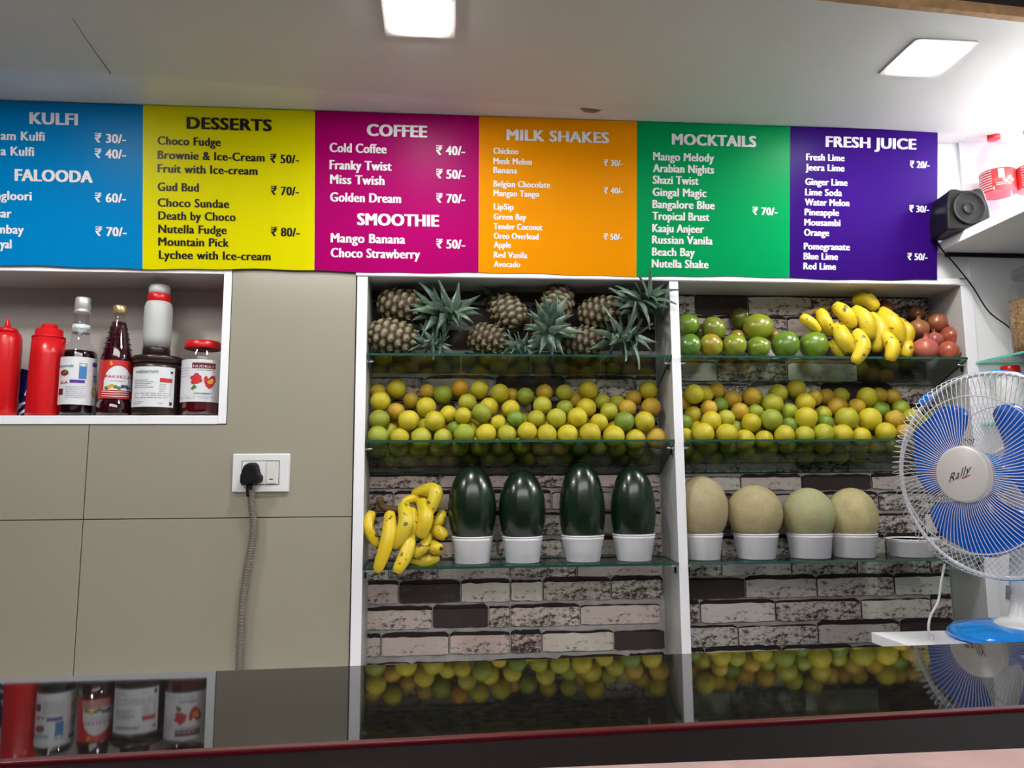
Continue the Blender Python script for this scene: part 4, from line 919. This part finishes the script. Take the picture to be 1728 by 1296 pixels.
MG = [(1160, 549, 19, .075, (.14, .34, .03), 'bright green mango at the divider, upper layer'), (1205, 555, 20.5, .075, (.22, .36, .03), 'green mango in the upper layer, second from the divider'), (1248, 539, 18, .12, (.08, .09, .01), 'dark olive mango at the very back of the heap'),
      (1279, 553, 23.5, .075, (.30, .44, .03), 'largest yellow-green mango with black specks, top of the heap'), (1163, 584, 20, .03, (.07, .28, .03), 'deep green mango in front, beside the divider'), (1200, 584, 20, .03, (.42, .40, .03), 'yellow spotted mango in the front row'),
      (1239, 584, 19.5, .03, (.27, .44, .03), 'light green mango, third in the front row'), (1244, 570, 13, .09, (.36, .34, .03), 'small yellowish mango peeping out behind the front row'), (1279, 587, 18.5, .03, (.20, .40, .03), 'smaller green mango, fourth in the front row'),
      (1325, 583, 22.5, .03, (.13, .34, .03), 'big smooth green mango, fifth in the front row'), (1373.5, 584, 23.5, .03, (.16, .40, .03), 'big green mango touching the banana hands'), (1308, 568, 12, .09, (.30, .30, .03), 'olive mango hidden in the second layer'), (1182, 562, 15, .11, (.10, .14, .02), 'dim green mango deep in the gap near the divider')]
for i, (x, y, r, d_, c, lb) in enumerate(MG): rnd_fruit('green_mango', x, y, r, d_, c, M['mango'], lb, 'mango', 'green mangoes on the top shelf', 'mango', i)
PG = [(1550, 555, 16.5, .075, (.36, .15, .07), (-.05, -.2, 1), 'brownish pomegranate with upright crown, next to the bananas'), (1581, 545, 17, .09, (.32, .10, .04), (.6, -.5, -.2), 'brown-orange pomegranate at the top of the heap'), (1604, 569, 17.5, .065, (.42, .07, .05), (.7, -.2, .2), 'shiny red pomegranate against the side panel'),
      (1561, 590, 20.5, .03, (.62, .15, .12), (.1, -.1, 1), 'large pink pomegranate in front with upright crown'), (1600, 594, 17.5, .03, (.52, .13, .07), (.9, -.2, -.1), 'pinkish red pomegranate at the front right corner'), (1577, 574, 13.5, .06, (.50, .14, .11), (-.1, -.1, 1), 'small pink pomegranate in the middle of the heap'), (1547, 531, 14, .125, (.10, .035, .015), (.5, -.3, .5), 'dark brown pomegranate at the back of the heap'), (1492, 521, 14, .13, (.20, .006, .012), (0, 0, 1), 'dark red pomegranate behind the banana hands')]
for i, (x, y, r, d_, c, ax, lb) in enumerate(PG):
    o, R = rnd_fruit('pomegranate', x, y, r, d_, c, M['pom'], lb, 'pomegranate', 'pomegranates on the top shelf', 'pom', i)
    o.rotation_mode = 'QUATERNION'; o.rotation_quaternion = Vector((0, 0, 1)).rotation_difference(Vector(ax).normalized())
    mb = MB(); n = 12; a = []
    for k in range(n):
        an = 2*math.pi*k/n; a.append((R*.24*math.cos(an), R*.24*math.sin(an), R*.88))
    for k in range(n):
        an = 2*math.pi*k/n; a.append((R*.17*math.cos(an), R*.17*math.sin(an), R*1.15))
    for k in range(n):
        an = 2*math.pi*k/n; rr = .30 if k % 2 else .20; a.append((R*rr*math.cos(an), R*rr*math.sin(an), R*(1.42 if k % 2 else 1.2)))
    fs = [(i_*n+k, i_*n+(k+1) % n, (i_+1)*n+(k+1) % n, (i_+1)*n+k) for i_ in range(2) for k in range(n)]
    mb.add(a, fs, 0, True); c_ = mb.build('calyx_crown', M['pom'], o); c_.color = o.color

# ================================================================== bananas
def banana(parent, pts, r, col, tipend=True):
    pts3 = [PY(x, y, d_) for x, y, d_ in pts]; sp_ = spline(pts3, 7); n = len(sp_); k = r*mpp(pts[1][0], pts[1][1], pts[1][2])
    rad = []
    for i in range(n):
        t = i/(n-1); s_ = math.sin(math.pi*min(1, max(0, .10+t*.84)))**.42
        if t > .93: s_ *= .55
        rad.append(k*s_*(.62 if t < .04 else 1))
    rad[0] = k*.35; o0 = parent.location
    mb = MB(); seg = 15
    mb.tube([p-o0 for p in sp_], rad, seg)
    # five soft ridges
    for i in range(n):
        for j in range(seg):
            v = Vector(mb.v[i*seg+j]); c = sp_[i]-o0; mb.v[i*seg+j] = tuple(c+(v-c)*(1+.055*math.cos(5*2*math.pi*j/seg)))
    o = mb.build('banana', M['banana'], parent); o.color = (*col, 1)
    e, e2 = sp_[-1]-o0, (sp_[-1]-sp_[-2]).normalized()
    MB().tube([e-e2*.001, e+e2*.005], [k*.30, k*.22], 8).build('tip', M['banana_tip'], o)
BC = [(.76, .55, .015), (.70, .50, .01), (.66, .51, .02), (.78, .58, .03)]
def bunch(label, base, lst, hub, group):
    t = E('banana_bunch', label, 'bananas', PY(*base), group)
    for i, (a, b, c, r) in enumerate(lst): banana(t, [a, b, c], r, BC[i % 4])
    mb = MB(); hp = [PY(*h)-t.location for h in hub]; mb.tube(spline(hp, 4), .011, 9); mb.build('stalk', M['banana_stem'], t)
bunch('small pair of bananas above the green mangoes, tips pointing down right', (1385, 560, .06), [((1351, 536, .03), (1366, 543, .015), (1382, 561, .03), 9), ((1384, 524, .05), (1392, 543, .03), (1406, 565, .04), 11)], [(1352, 534, .05), (1385, 523, .07), (1400, 520, .08)], 'banana hands on the top shelf')
bunch('big hand of ripe bananas beside the pomegranates', (1460, 560, .06), [
    ((1409, 516, .05), (1428, 531, .015), (1440, 553, .02), 12.5), ((1440, 509, .09), (1462, 505, .06), (1480, 522, .05), 11.5), ((1440, 522, .05), (1462, 543, .005), (1467, 573, .01), 14),
    ((1467, 531, .06), (1487, 558, .02), (1476, 594, .03), 12.5), ((1484, 524, .07), (1509, 549, .02), (1518, 584, .03), 14), ((1514, 540, .09), (1533, 558, .055), (1530, 584, .06), 9.5),
    ((1412, 548, .03), (1424, 573, -.004), (1436, 594, .005), 13), ((1443, 558, .01), (1456, 584, -.022), (1441, 613, -.020), 12), ((1487, 560, .02), (1506, 584, -.016), (1500, 609, -.016), 12),
    ((1532, 577, .03), (1531, 590, .02), (1527, 604, .02), 10), ((1404, 577, .04), (1411, 588, .02), (1422, 602, .025), 9)],
    [(1420, 545, .08), (1440, 530, .10), (1470, 535, .11), (1510, 550, .10)], 'banana hands on the top shelf')
bunch('hand of speckled bananas on the lowest glass shelf, tips hanging over the edge', (680, 945, .05), [
    ((628, 864, .05), (621, 888, .02), (637, 923, .02), 10), ((658, 864, .04), (656, 905, -.012), (636, 967, -.028), 12.5), ((680, 850, .05), (685, 884, .0), (663, 926, .0), 13),
    ((694, 858, .05), (698, 886, .02), (684, 918, .02), 10), ((693, 892, .04), (687, 930, -.008), (668, 967, -.028), 12.5), ((711, 842, .07), (719, 874, .01), (708, 908, .012), 13),
    ((696, 836, .09), (734, 828, .04), (722, 869, .02), 12.5), ((746, 864, .07), (743, 876, .05), (732, 889, .05), 9.5), ((728, 893, .06), (742, 898, .04), (753, 908, .03), 11),
    ((722, 917, .06), (733, 924, .03), (744, 926, .01), 11.5), ((724, 900, .05), (715, 922, .02), (697, 939, .02), 10), ((690, 941, .04), (716, 946, .035), (742, 940, .04), 9.5), ((712, 852, .08), (697, 842, .07), (678, 850, .06), 8)],
    [(641, 840, .08), (648, 858, .09), (690, 862, .10), (720, 880, .10)], 'banana hands on the lowest shelf')

# ================================================================== pineapples
def leafmesh(seed, L=1.0, W=.20):
    rn = random.Random(seed); mb = MB(); n = 9; curl = rn.uniform(.10, .55); tw = rn.uniform(-.4, .4); vs = []
    for i in range(n+1):
        t = i/n; w_ = W*(.75+.5*t if t < .35 else (1-t)/.65*.93+.0)*1.0; w_ = max(w_, .004)
        x = curl*t*t; z = t*(1-.35*curl*t); a = tw*t
        for s_, h in ((-1, 0), (-.5, -.035), (0, -.05), (.5, -.035), (1, 0)):
            vs.append((x+h*math.cos(a)*1.0, s_*w_/2*math.cos(a), z+s_*w_/2*math.sin(a)*.3))
    fs = [(i*5+j, i*5+j+1, (i+1)*5+j+1, (i+1)*5+j) for i in range(n) for j in range(4)]
    mb.add(vs, fs, 0, True); nb = len(mb.v)
    mb.add([(x-.012, y, z) for x, y, z in vs], [f[::-1] for f in fs], 0, True)
    o = mb.build('leaf_source', M['leaf']); me = o.data; bpy.data.objects.remove(o); return me
LF = [leafmesh(i) for i in range(6)]
def pineapple(label, body, y, hl, r, crown, cy_, L, cdir, nl, tone, seed, rank=1.0):
    rn = random.Random(seed); c = PY(*body, y); k = PY(*crown, cy_); a = (k-c).normalized()
    t = E('pineapple', label, 'pineapple', c, 'pineapples on the top shelf')
    q = Vector((0, 0, 1)).rotation_difference(a)
    # body with raised eyes on a spiral lattice
    NU, NV = 72, 44; rows, per = 7, 9; eyes = []
    for i in range(rows):
        for j in range(per): eyes.append(((j+.5*(i % 2))/per, (i+.5)/rows))
    me = bpy.data.meshes.new('body'); vs = []; hs = []
    for i in range(NV+1):
        s_ = i/NV; zz = (s_*2-1)*hl; pr = (max(0, 1-abs(s_*2-1)**2.7))**.5*(1-.10*s_)
        for j in range(NU):
            u = j/NU; u2 = (u+s_*.10) % 1; best = 9
            ri = s_*rows-.5
            for rr_ in (int(math.floor(ri)), int(math.floor(ri))+1):
                off = .5*(rr_ % 2); uu = u2*per-off; du = abs(uu-round(uu)); dv = abs(ri-rr_); best = min(best, math.hypot(du*1.0, dv*1.0))
            h = max(0, 1-(best/.56)**2); hs.append(h)
            rad = r*pr+(h*.0078-.002)*(pr > .15); an = 2*math.pi*u
            vs.append((rad*math.cos(an), rad*math.sin(an), zz))
    fs = [(i*NU+j, i*NU+(j+1) % NU, (i+1)*NU+(j+1) % NU, (i+1)*NU+j) for i in range(NV) for j in range(NU)]
    me.from_pydata(vs, [], fs); me.materials.append(M['pine']); me.polygons.foreach_set('use_smooth', [True]*len(fs))
    ca = me.color_attributes.new('eye', 'FLOAT_COLOR', 'POINT')
    for i_, h in enumerate(hs):
        g_ = min(1, max(0, h*tone+rn.uniform(-.06, .06))); ca.data[i_].color = (g_, g_, g_, 1)
    o = bpy.data.objects.new('body', me); COL.objects.link(o); o.parent = t; o.rotation_mode = 'QUATERNION'; o.rotation_quaternion = q
    # little pointed bracts on the eyes
    mb = MB()
    for u, s_ in eyes:
        if s_ < .08 or s_ > .95: continue
        pr = (max(0, 1-abs(s_*2-1)**2.7))**.5*(1-.10*s_); an = 2*math.pi*(u-s_*.10); rd = r*pr+.0035
        e_r = Vector((math.cos(an), math.sin(an), 0)); e_t = Vector((-math.sin(an), math.cos(an), 0)); b0_ = e_r*rd+Vector((0, 0, (s_*2-1)*hl))
        mb.add([b0_-e_t*.004, b0_+e_t*.004, b0_+e_r*.003+Vector((0, 0, .011)), b0_+e_r*.0035+Vector((0, 0, .001))], [(0, 3, 2), (3, 1, 2), (0, 1, 3)], 0)
    o = mb.build('bracts', M['pine_bract'], t); o['kind'] = 'stuff'; o.rotation_mode = 'QUATERNION'; o.rotation_quaternion = q
    # crown: a short stalk ringed with leaves
    be = c+a*hl*.93; st = MB(); ks = [be-c, (be-c).lerp(k-c, .5), k-c, k-c+Vector(cdir).normalized()*.02]; st.tube(spline(ks, 3), [.017]*7+[.013, .010, .006], 10)
    cr = st.build('crown', M['leaf'], t); cd_ = Vector(cdir).normalized(); 
    for i in range(nl):
        f_ = (i+.5)/nl; az = i*2.39996+rn.uniform(-.15, .15); tilt = R_(12+92*f_**.75)
        ax_ = cd_.slerp(a, f_*.6) if cd_.dot(a) > -.9 else cd_
        lq = Vector((0, 0, 1)).rotation_difference(ax_)
        pos = (k-c).lerp(be-c, f_*.75)+cd_*.012*(1-f_)
        o = bpy.data.objects.new('leaf', LF[i % 6]); COL.objects.link(o); o.parent = cr; o.rotation_mode = 'QUATERNION'
        from mathutils import Quaternion
        o.rotation_quaternion = lq @ Quaternion((0, 0, 1), az) @ Quaternion((0, 1, 0), tilt)
        l_ = L*rn.uniform(.75, 1.1)*(1-.35*abs(f_-.45)); o.scale = (l_, l_*rn.uniform(1.3, 1.75), l_)
        # keep leaves inside the cabinet: shorten those that would pierce its back, top or glass
        dr = o.rotation_quaternion @ Vector((.25, 0, .9)); w_ = c+pos
        for lim, comp, sg in ((BY-.004, 1, 1), (ZT-.012, 2, 1)):
            if comp == 2 and w_.y+dr.y*l_ < -.03: continue
            over = (w_[comp]+dr[comp]*l_)-lim
            if over > 0 and dr[comp] > 0: sc_ = max(.25, (lim-w_[comp])/(dr[comp]*l_)); o.scale = [q_*sc_ for q_ in o.scale]
        zg = 1.872
        if w_.y+dr.y*l_ > -.01 and dr.z < 0 and w_.z+dr.z*l_ < zg-.4*max(0, w_.y): sc_ = max(.3, (w_.z-zg+.02)/(-dr.z*l_)); o.scale = [q_*min(1, sc_) for q_ in o.scale]
        o.location = pos
M['pine_bract'] = mat('pineapple_bract', (.20, .17, .09), .6)
pineapple('pineapple at the upper left end, its big green crown fanned toward the viewer', (676, 516), .085, .074, .052, (768, 532), .035, .118, (.35, -.85, .45), 34, .95, 1)
pineapple('pineapple at the lower left corner of the shelf, with a dark small crown', (664, 569), .052, .078, .052, (738, 582), .045, .070, (.6, -.6, -.05), 26, 1.15, 2)
pineapple('pineapple second from the left in the upper layer, seen end on', (858, 528), .080, .066, .051, (830, 500), .115, .065, (-.5, .2, .8), 20, 1.0, 3)
pineapple('reddish brown pineapple second in the bottom layer, small bluish crown', (822, 574), .052, .060, .048, (884, 588), .030, .062, (.4, -.8, .3), 26, .80, 4)
pineapple('yellowish pineapple in the middle of the upper layer, crown drooping forward', (940, 512), .070, .064, .050, (924, 563), -.005, .115, (-.1, -.9, -.05), 32, 1.15, 5)
pineapple('greyish pineapple with long crown leaves reaching over the divider at top right', (1012, 528), .070, .070, .050, (1092, 510), .020, .118, (.25, -.75, .55), 36, 1.0, 6)
pineapple('pineapple at the right end of the bottom layer, leaves hanging past the divider', (983, 578), .052, .068, .048, (1060, 568), .000, .125, (.8, -.55, -.10), 24, .90, 7)

# ================================================================== shelves at the right end
plx, plz = 1.532, 2.2065
pk = E('side_plank', 'white plank shelf high on the right carrying a speaker and bottles', 'shelf', (plx, -.5, plz))
MB().box((plx, -1.15, plz), (2.118, -.001, plz+.028)).build('board', M['laminate'], pk, (plx, -.5, plz), bev=.001)
MB().box((plx+.03, -.012, plz-.012), (2.11, -.001, plz-.0005)).build('wall_batten', M['blackmatte'], pk, (plx, -.5, plz))
ZPL = plz+.0285
# speaker
sp0 = E('loudspeaker', 'black plastic loudspeaker box on the high right plank', 'speaker', (PY(1617, 360, -.09).x, -.09, ZPL), None, R_(-8)); sp0.scale = (.76, .76, .82)
top = [(-.085, 0), (.085, 0), (.082, .085), (.068, .142), (.058, .155), (.040, .155), (.020, .149), (-.020, .149), (-.040, .155), (-.060, .155), (-.070, .144), (-.082, .085)]
MB().prism(top, lambda u, v: (u, -.075, v), lambda u, v: (u, .07, v), 0, 0).build('cabinet_box', M['black'], sp0, bev=.008, bseg=3)
MB().lathe([(.060, .001), (.063, .006), (.058, .009), (.053, .003), (.045, -.002), (.022, -.004)], 36, (0, -.075, .080), ax=(0, -1, 0)).build('cone_surround', M['blackmatte'], sp0)
MB().lathe([(.021, -.002), (.023, .004), (.020, .006), (.016, .003), (.001, .005)], 28, (0, -.075, .080), ax=(0, -1, 0)).build('dust_cap_ring', M['blackmatte'], sp0)
# bottles
def petbottle(x, y, label, ang):
    t = E('soda_bottle', label, 'bottle', (x, y, ZPL), 'empty soda bottles on the high plank', ang)
    P_ = [(.028, 0), (.040, .004), (.045, .02), (.044, .05), (.0455, .075), (.0425, .085), (.0425, .165), (.0455, .175), (.046, .20), (.043, .225), (.030, .262), (.018, .285), (.014, .295), (.014, .318)]
    P_ = [(.032, 0), (.046, .005), (.052, .025), (.051, .06), (.0528, .095), (.0495, .105), (.0495, .218), (.0525, .228), (.052, .265), (.044, .290), (.028, .312), (.0165, .322), (.0165, .332)]
    MB().lathe(P_, 36).build('clear_body', M['pet'], t)
    for z in (.06, .18, .205): pass
    MB().lathe([(.0500, .145), (.0500, .215)], 36).build('red_label', M['label_red'], t)
    mb = MB(); fn0 = cyl(.0504, 0); fn = lambda u, v: fn0(u, v+.056)
    for i in range(8): rect(mb, fn, -.85, -.1, .152-.008*i, .1545-.008*i, 0)
    rect(mb, fn, .25, .55, .125, .155, 0); shape(mb, fn, [(-.05, .09), (.6, .115), (.9, .115), (.9, .122), (.5, .122), (-.05, .10)], 0)
    lines(mb, fn, .1, .8, .112, .006, 2, .002, 0)
    mb.build('label_print', M['label'], t)
    MB().lathe([(.0185, .326), (.0185, .341), (.017, .343), (.001, .343)], 24).build('screw_cap', M['red'], t)
petbottle(1.715, -.062, 'empty clear soda bottle with red label, the left one on the high plank', FI(1.71, -.06)-.2)
petbottle(1.80, -.11, 'empty clear soda bottle with red label at the right picture edge', FI(1.8, -.11)+.3)
# lower glass shelf with the seed jar
gx, gz = 1.632, 1.852
mb = MB(); mb.box((gx, -1.0, gz), (2.118, -.001, gz+.006), mis=[0, 0, 1, 1, 1, 1])
o = mb.build('side_glass_shelf', [M['glass'], M['edge_bright']], None); tag(o, 'green-edged glass shelf on the right wall under the seed jar', 'shelf')
jx, jy = 1.76, -.13
t = E('seed_jar', 'large clear plastic jar filled with brown seeds on the right glass shelf', 'jar', (jx, jy, gz+.0065))
MB().lathe([(.065, 0), (.078, .006), (.082, .03), (.083, .16), (.080, .20), (.070, .222), (.062, .228), (.062, .245)], 40).build('clear_wall', M['jarglass'], t)
MB().lathe([(.066, .240), (.067, .262), (.060, .266), (.001, .266)], 40).build('lid', M['pet'], t)
MB().lathe([(.062, .002), (.074, .008), (.078, .03), (.079, .165), (.05, .178), (.001, .185)], 40).build('seed_fill', M['seed'], t)
mb = MB(); rn = random.Random(8)
for i in range(1500):
    a = rn.uniform(0, 2*math.pi); z = rn.uniform(.006, .172); r = .0785; s_ = rn.uniform(.0024, .004)
    c = Vector((r*math.cos(a), r*math.sin(a), z)); u = Vector((rn.uniform(-1, 1), rn.uniform(-1, 1), rn.uniform(-1, 1))).normalized()*s_; w_ = u.cross(Vector((rn.random(), rn.random(), 1))).normalized()*s_*.6; v_ = u.cross(w_).normalized()*s_*.6
    mb.add([c+u, c-u, c+w_, c-w_, c+v_, c-v_], [(0, 2, 4), (0, 4, 3), (0, 3, 5), (0, 5, 2), (1, 4, 2), (1, 3, 4), (1, 5, 3), (1, 2, 5)], i % 2)
o = mb.build('seeds', [M['seed'], mat('dark_seeds', (.16, .09, .045), .6)], t); o['kind'] = 'stuff'
# small jar with red lid lower down on a hidden second glass shelf
gz2 = 1.66
mb = MB(); mb.box((gx, -1.0, gz2), (2.118, -.001, gz2+.006), mis=[0, 0, 1, 1, 1, 1])
o = mb.build('side_glass_shelf', [M['glass'], M['edge_bright']], None); tag(o, 'second glass shelf on the right wall, seen only through the fan guard', 'shelf')
t = E('lidded_jar', 'pale plastic jar with a red lid below the right glass shelf', 'jar', (1.70, -.06, gz2+.0065))
MB().lathe([(.040, 0), (.044, .004), (.044, .12), (.038, .135), (.024, .142)], 32).build('jar_wall', M['white'], t)
MB().lathe([(.026, .142), (.027, .144), (.026, .168), (.023, .170), (.001, .170)], 32).build('lid', M['red'], t)
# grey sticker on the white wall
p = PY(1707, 1000, 0); o = MB().box((-.018, -.001, -.02), (.018, .0015, .02)).build('wall_sticker', M['ink_grey'], None); o.location = p; o.rotation_euler = (0, R_(8), 0)
tag(o, 'small grey square sticker on the white wall right of the fan pole', 'sticker')
MB().box((-.016, -.0014, -.001), (-.002, -.001, .018)).build('print', M['metal'], o)
# thin black cable across
cb_ = [PY(x, y, d_) for x, y, d_ in [(1580, 405, -.03), (1590, 422, -.035), (1609, 443, -.03), (1640, 482, -.03), (1668, 525, -.04), (1700, 550, -.06), (1728, 574, -.09), (1775, 610, -.12)]]
sp_ = spline(cb_, 8); o = MB().tube([p_-cb_[0] for p_ in sp_], .0022, 8).build('black_cable', M['blackmatte'], None); o.location = cb_[0]
tag(o, 'thin black cable slanting down in front of the white wall at right', 'cable')

# ================================================================== fan on its ledge
ZL = 1.16
q0 = PZ(1470, 1067, ZL); lg = E('fan_ledge', 'white ledge board under the blue fan', 'shelf', (q0.x, q0.y, ZL))
MB().box((q0.x, -1.25, ZL-.022), (2.118, q0.y, ZL)).build('board', M['laminate'], lg, (q0.x, q0.y, ZL), bev=.001)
MB().box((q0.x+.1, -.9, .0), (q0.x+.13, -.6, ZL-.023)).build('support', M['laminate'], lg, (q0.x, q0.y, ZL))
FCn = CAM+ray(1669, 800)*1.62
fan = E('table_fan', 'blue and white table fan with a wire guard on the white ledge', 'fan', (FCn.x, FCn.y, ZL))
TH = R_(70); nrm_ = Vector((-math.sin(TH), -math.cos(TH), 0)); tilt = R_(2)
hub = Vector((0, 0, FCn.z-ZL))
ex = Vector((math.cos(TH), -math.sin(TH), 0)); ez = Vector((0, 0, 1))
# fan head frame: local X = right as seen from the front, Z up, -Y facing
HM = Matrix((ex, -nrm_, ez)).transposed().to_4x4(); HM.translation = hub
def head(name, mb, mt, parent=None, bev=0):
    o = mb.build(name, mt, parent or fan, bev=bev)
    if parent is None: o.matrix_local = HM
    return o
RG = .216; NW = 104
def guardline(an0, tw, r0_, pr):
    pts_ = []
    for i, (r, y) in enumerate(pr):
        a = an0+tw*((r-r0_)/(RG-r0_))**1.3 if r > r0_ else an0
        pts_.append((r*math.cos(a), y, r*math.sin(a)))
    return pts_
FP = [(.055, -.078), (.085, -.078), (.105, -.073), (.14, -.064), (.175, -.054), (.200, -.042), (.214, -.030), (.2195, -.012), (.216, .004)]
mb = MB()
for k in range(NW): mb.tube(guardline(2*math.pi*k/NW, .10, .09, FP), .00092, 4, caps=False)
fg = head('front_guard', mb, M['guard'])
def ring(mb_, r, y, w_, seg=96, sd=8): mb_.tube([(r*math.cos(2*math.pi*i/seg), y, r*math.sin(2*math.pi*i/seg)) for i in range(seg)], w_, sd, closed=True)
mb = MB(); ring(mb, .166, -.0545, .0016); ring(mb, .057, -.077, .003); head('support_ring', mb, M['guard'], fg)
mb = MB(); ring(mb, RG+.001, .005, .0042); head('outer_ring', mb, M['guard'])
mb = MB(); ring(mb, RG+.0045, .010, .003); head('blue_trim_ring', mb, M['blue'])
mb = MB()
RP = [(.055, .085), (.09, .083), (.13, .072), (.17, .052), (.200, .030), (.216, .012), (.216, .007)]
for k in range(NW): mb.tube(guardline(2*math.pi*k/NW, -.35, .06, RP), .0008, 4, caps=False)
rg = head('rear_guard', mb, M['guard'])
mb = MB(); ring(mb, .15, .063, .0015); ring(mb, .056, .085, .003); head('support_ring', mb, M['guard'], rg)
cap = head('badge_cap', MB().lathe([(.059, .070), (.058, .088), (.055, .0905), (.001, .0915)], 56, ax=(0, -1, 0)), M['offwhite'])
mb = MB(); FB = lambda u, v: (u, -.0918, v)
add_text(mb, 'Rally', lambda u, v: FB(u, v+u*.42), -.028, .024, -.006, .018, 0, .45)
mb.build('script_lettering', M['ink'], cap)
mb = MB(); shape(mb, FB, [(.002, -.010), (.020, -.003), (.022, -.001), (.001, -.0075)]); mb.build('underline', M['ink_red'], cap)
# blades: broad rounded paddles
def blade(a0):
    mb = MB(); nr, na = 12, 14; vs = []
    for i in range(nr+1):
        t = i/nr; r = .040+(.172-.040)*t
        wl_ = .42+.30*math.sin(math.pi*min(1, t*1.0))**1; 
        lead = .78*math.sin(min(1, t*1.35)*math.pi/2)+.16; trail = -.80*math.sin(min(1, t*1.6)*math.pi/2)-.12
        if t > .66:
            f_ = math.sqrt(max(0, 1-((t-.66)/.34)**2)); lead = .12+(lead-.12)*f_; trail = -.02+(trail+.02)*f_
        for j in range(na+1):
            s_ = j/na; a = a0+trail+(lead-trail)*s_
            vs.append((r*math.cos(a), -.022+.050*(s_-.5)*(.55+.45*(1-t))-.012*math.sin(math.pi*s_), r*math.sin(a)))
    fs = [(i*(na+1)+j, i*(na+1)+j+1, (i+1)*(na+1)+j+1, (i+1)*(na+1)+j) for i in range(nr) for j in range(na)]
    mb.add(vs, fs, 0, True); o = head('blade', mb, M['blade']); sm_ = o.modifiers.new('thick', 'SOLIDIFY'); sm_.thickness = .0022; return o
for a in (146, 26, 266): blade(R_(a))
head('blade_hub', MB().lathe([(.044, -.012), (.045, .038), (.038, .048), (.001, .052)], 36, ax=(0, -1, 0)), M['blue'])
head('motor_housing', MB().lathe([(.030, .175), (.055, .165), (.066, .14), (.068, .095), (.060, .086), (.001, .085)], 36, ax=(0, 1, 0)), M['white'], bev=0)
# guard clip at the upper left
mb = MB(); a = R_(128); c = Vector(((RG+.004)*math.cos(a), .004, (RG+.004)*math.sin(a))); 
mb.box((-.013, -.012, -.006), (.013, .012, .007)); o = head('guard_clip', mb, M['blue']); o.matrix_local = HM @ Matrix.Translation(c) @ Matrix.Rotation(-(a-math.pi/2), 4, 'Y')
bvm = o.modifiers.new('bevel', 'BEVEL'); bvm.width = .004; bvm.segments = 2
# neck, pole, base
back = -nrm_*.11
MB().tube(spline([back+Vector((0, 0, hub.z-.03)), back*.95+Vector((0, 0, hub.z-.10)), back*.7+Vector((0, 0, .09)), back*.5+Vector((0, 0, .03))], 6), [.030]*6+[.026]*6+[.022]*7, 20).build('neck', M['white'], fan)
bc = back*.45
def disc(mb_, prof_, cx, cy, ex_=1.0, ey_=1.0, seg=56, mi=0):
    o = len(mb_.v)
    for r, h in prof_:
        for k_ in range(seg): mb_.v.append((cx+r*ex_*math.cos(2*math.pi*k_/seg), cy+r*ey_*math.sin(2*math.pi*k_/seg), h))
    for i in range(len(prof_)-1):
        for k_ in range(seg):
            k2 = (k_+1) % seg; mb_.f.append((o+i*seg+k_, o+i*seg+k2, o+(i+1)*seg+k2, o+(i+1)*seg+k_)); mb_.mi.append(mi); mb_.sm.append(True)
    mb_.f.append(tuple(o+(len(prof_)-1)*seg+k_ for k_ in range(seg))); mb_.mi.append(mi); mb_.sm.append(True)
mb = MB(); disc(mb, [(.118, 0), (.130, .003), (.132, .012), (.122, .022), (.08, .032), (.03, .036)], bc.x, bc.y); mb.build('base', M['blue'], fan)
mb = MB(); disc(mb, [(.092, .022), (.093, .034), (.080, .042), (.03, .050)], bc.x+.045, bc.y-.02, 1.05, .9); bt = mb.build('base_top', M['white'], fan)
for k in range(3): MB().box((bc.x+.0+.024*k, bc.y-.085, .036), (bc.x+.016+.024*k, bc.y-.06, .047)).build('speed_button', M['offwhite'], fan, bev=.002)
cdp = [PY(x, y, d_) for x, y, d_ in [(1594, 952, -.50), (1588, 985, -.52), (1583, 1015, -.54), (1570, 1040, -.55), (1567, 1062, -.57)]]
e_ = PZ(1572, 1077, ZL+.004); cdp.append(e_); sp_ = spline(cdp, 8)
MB().tube([p_-fan.location for p_ in sp_], .0028, 8).build('power_cord', M['offwhite'], fan)
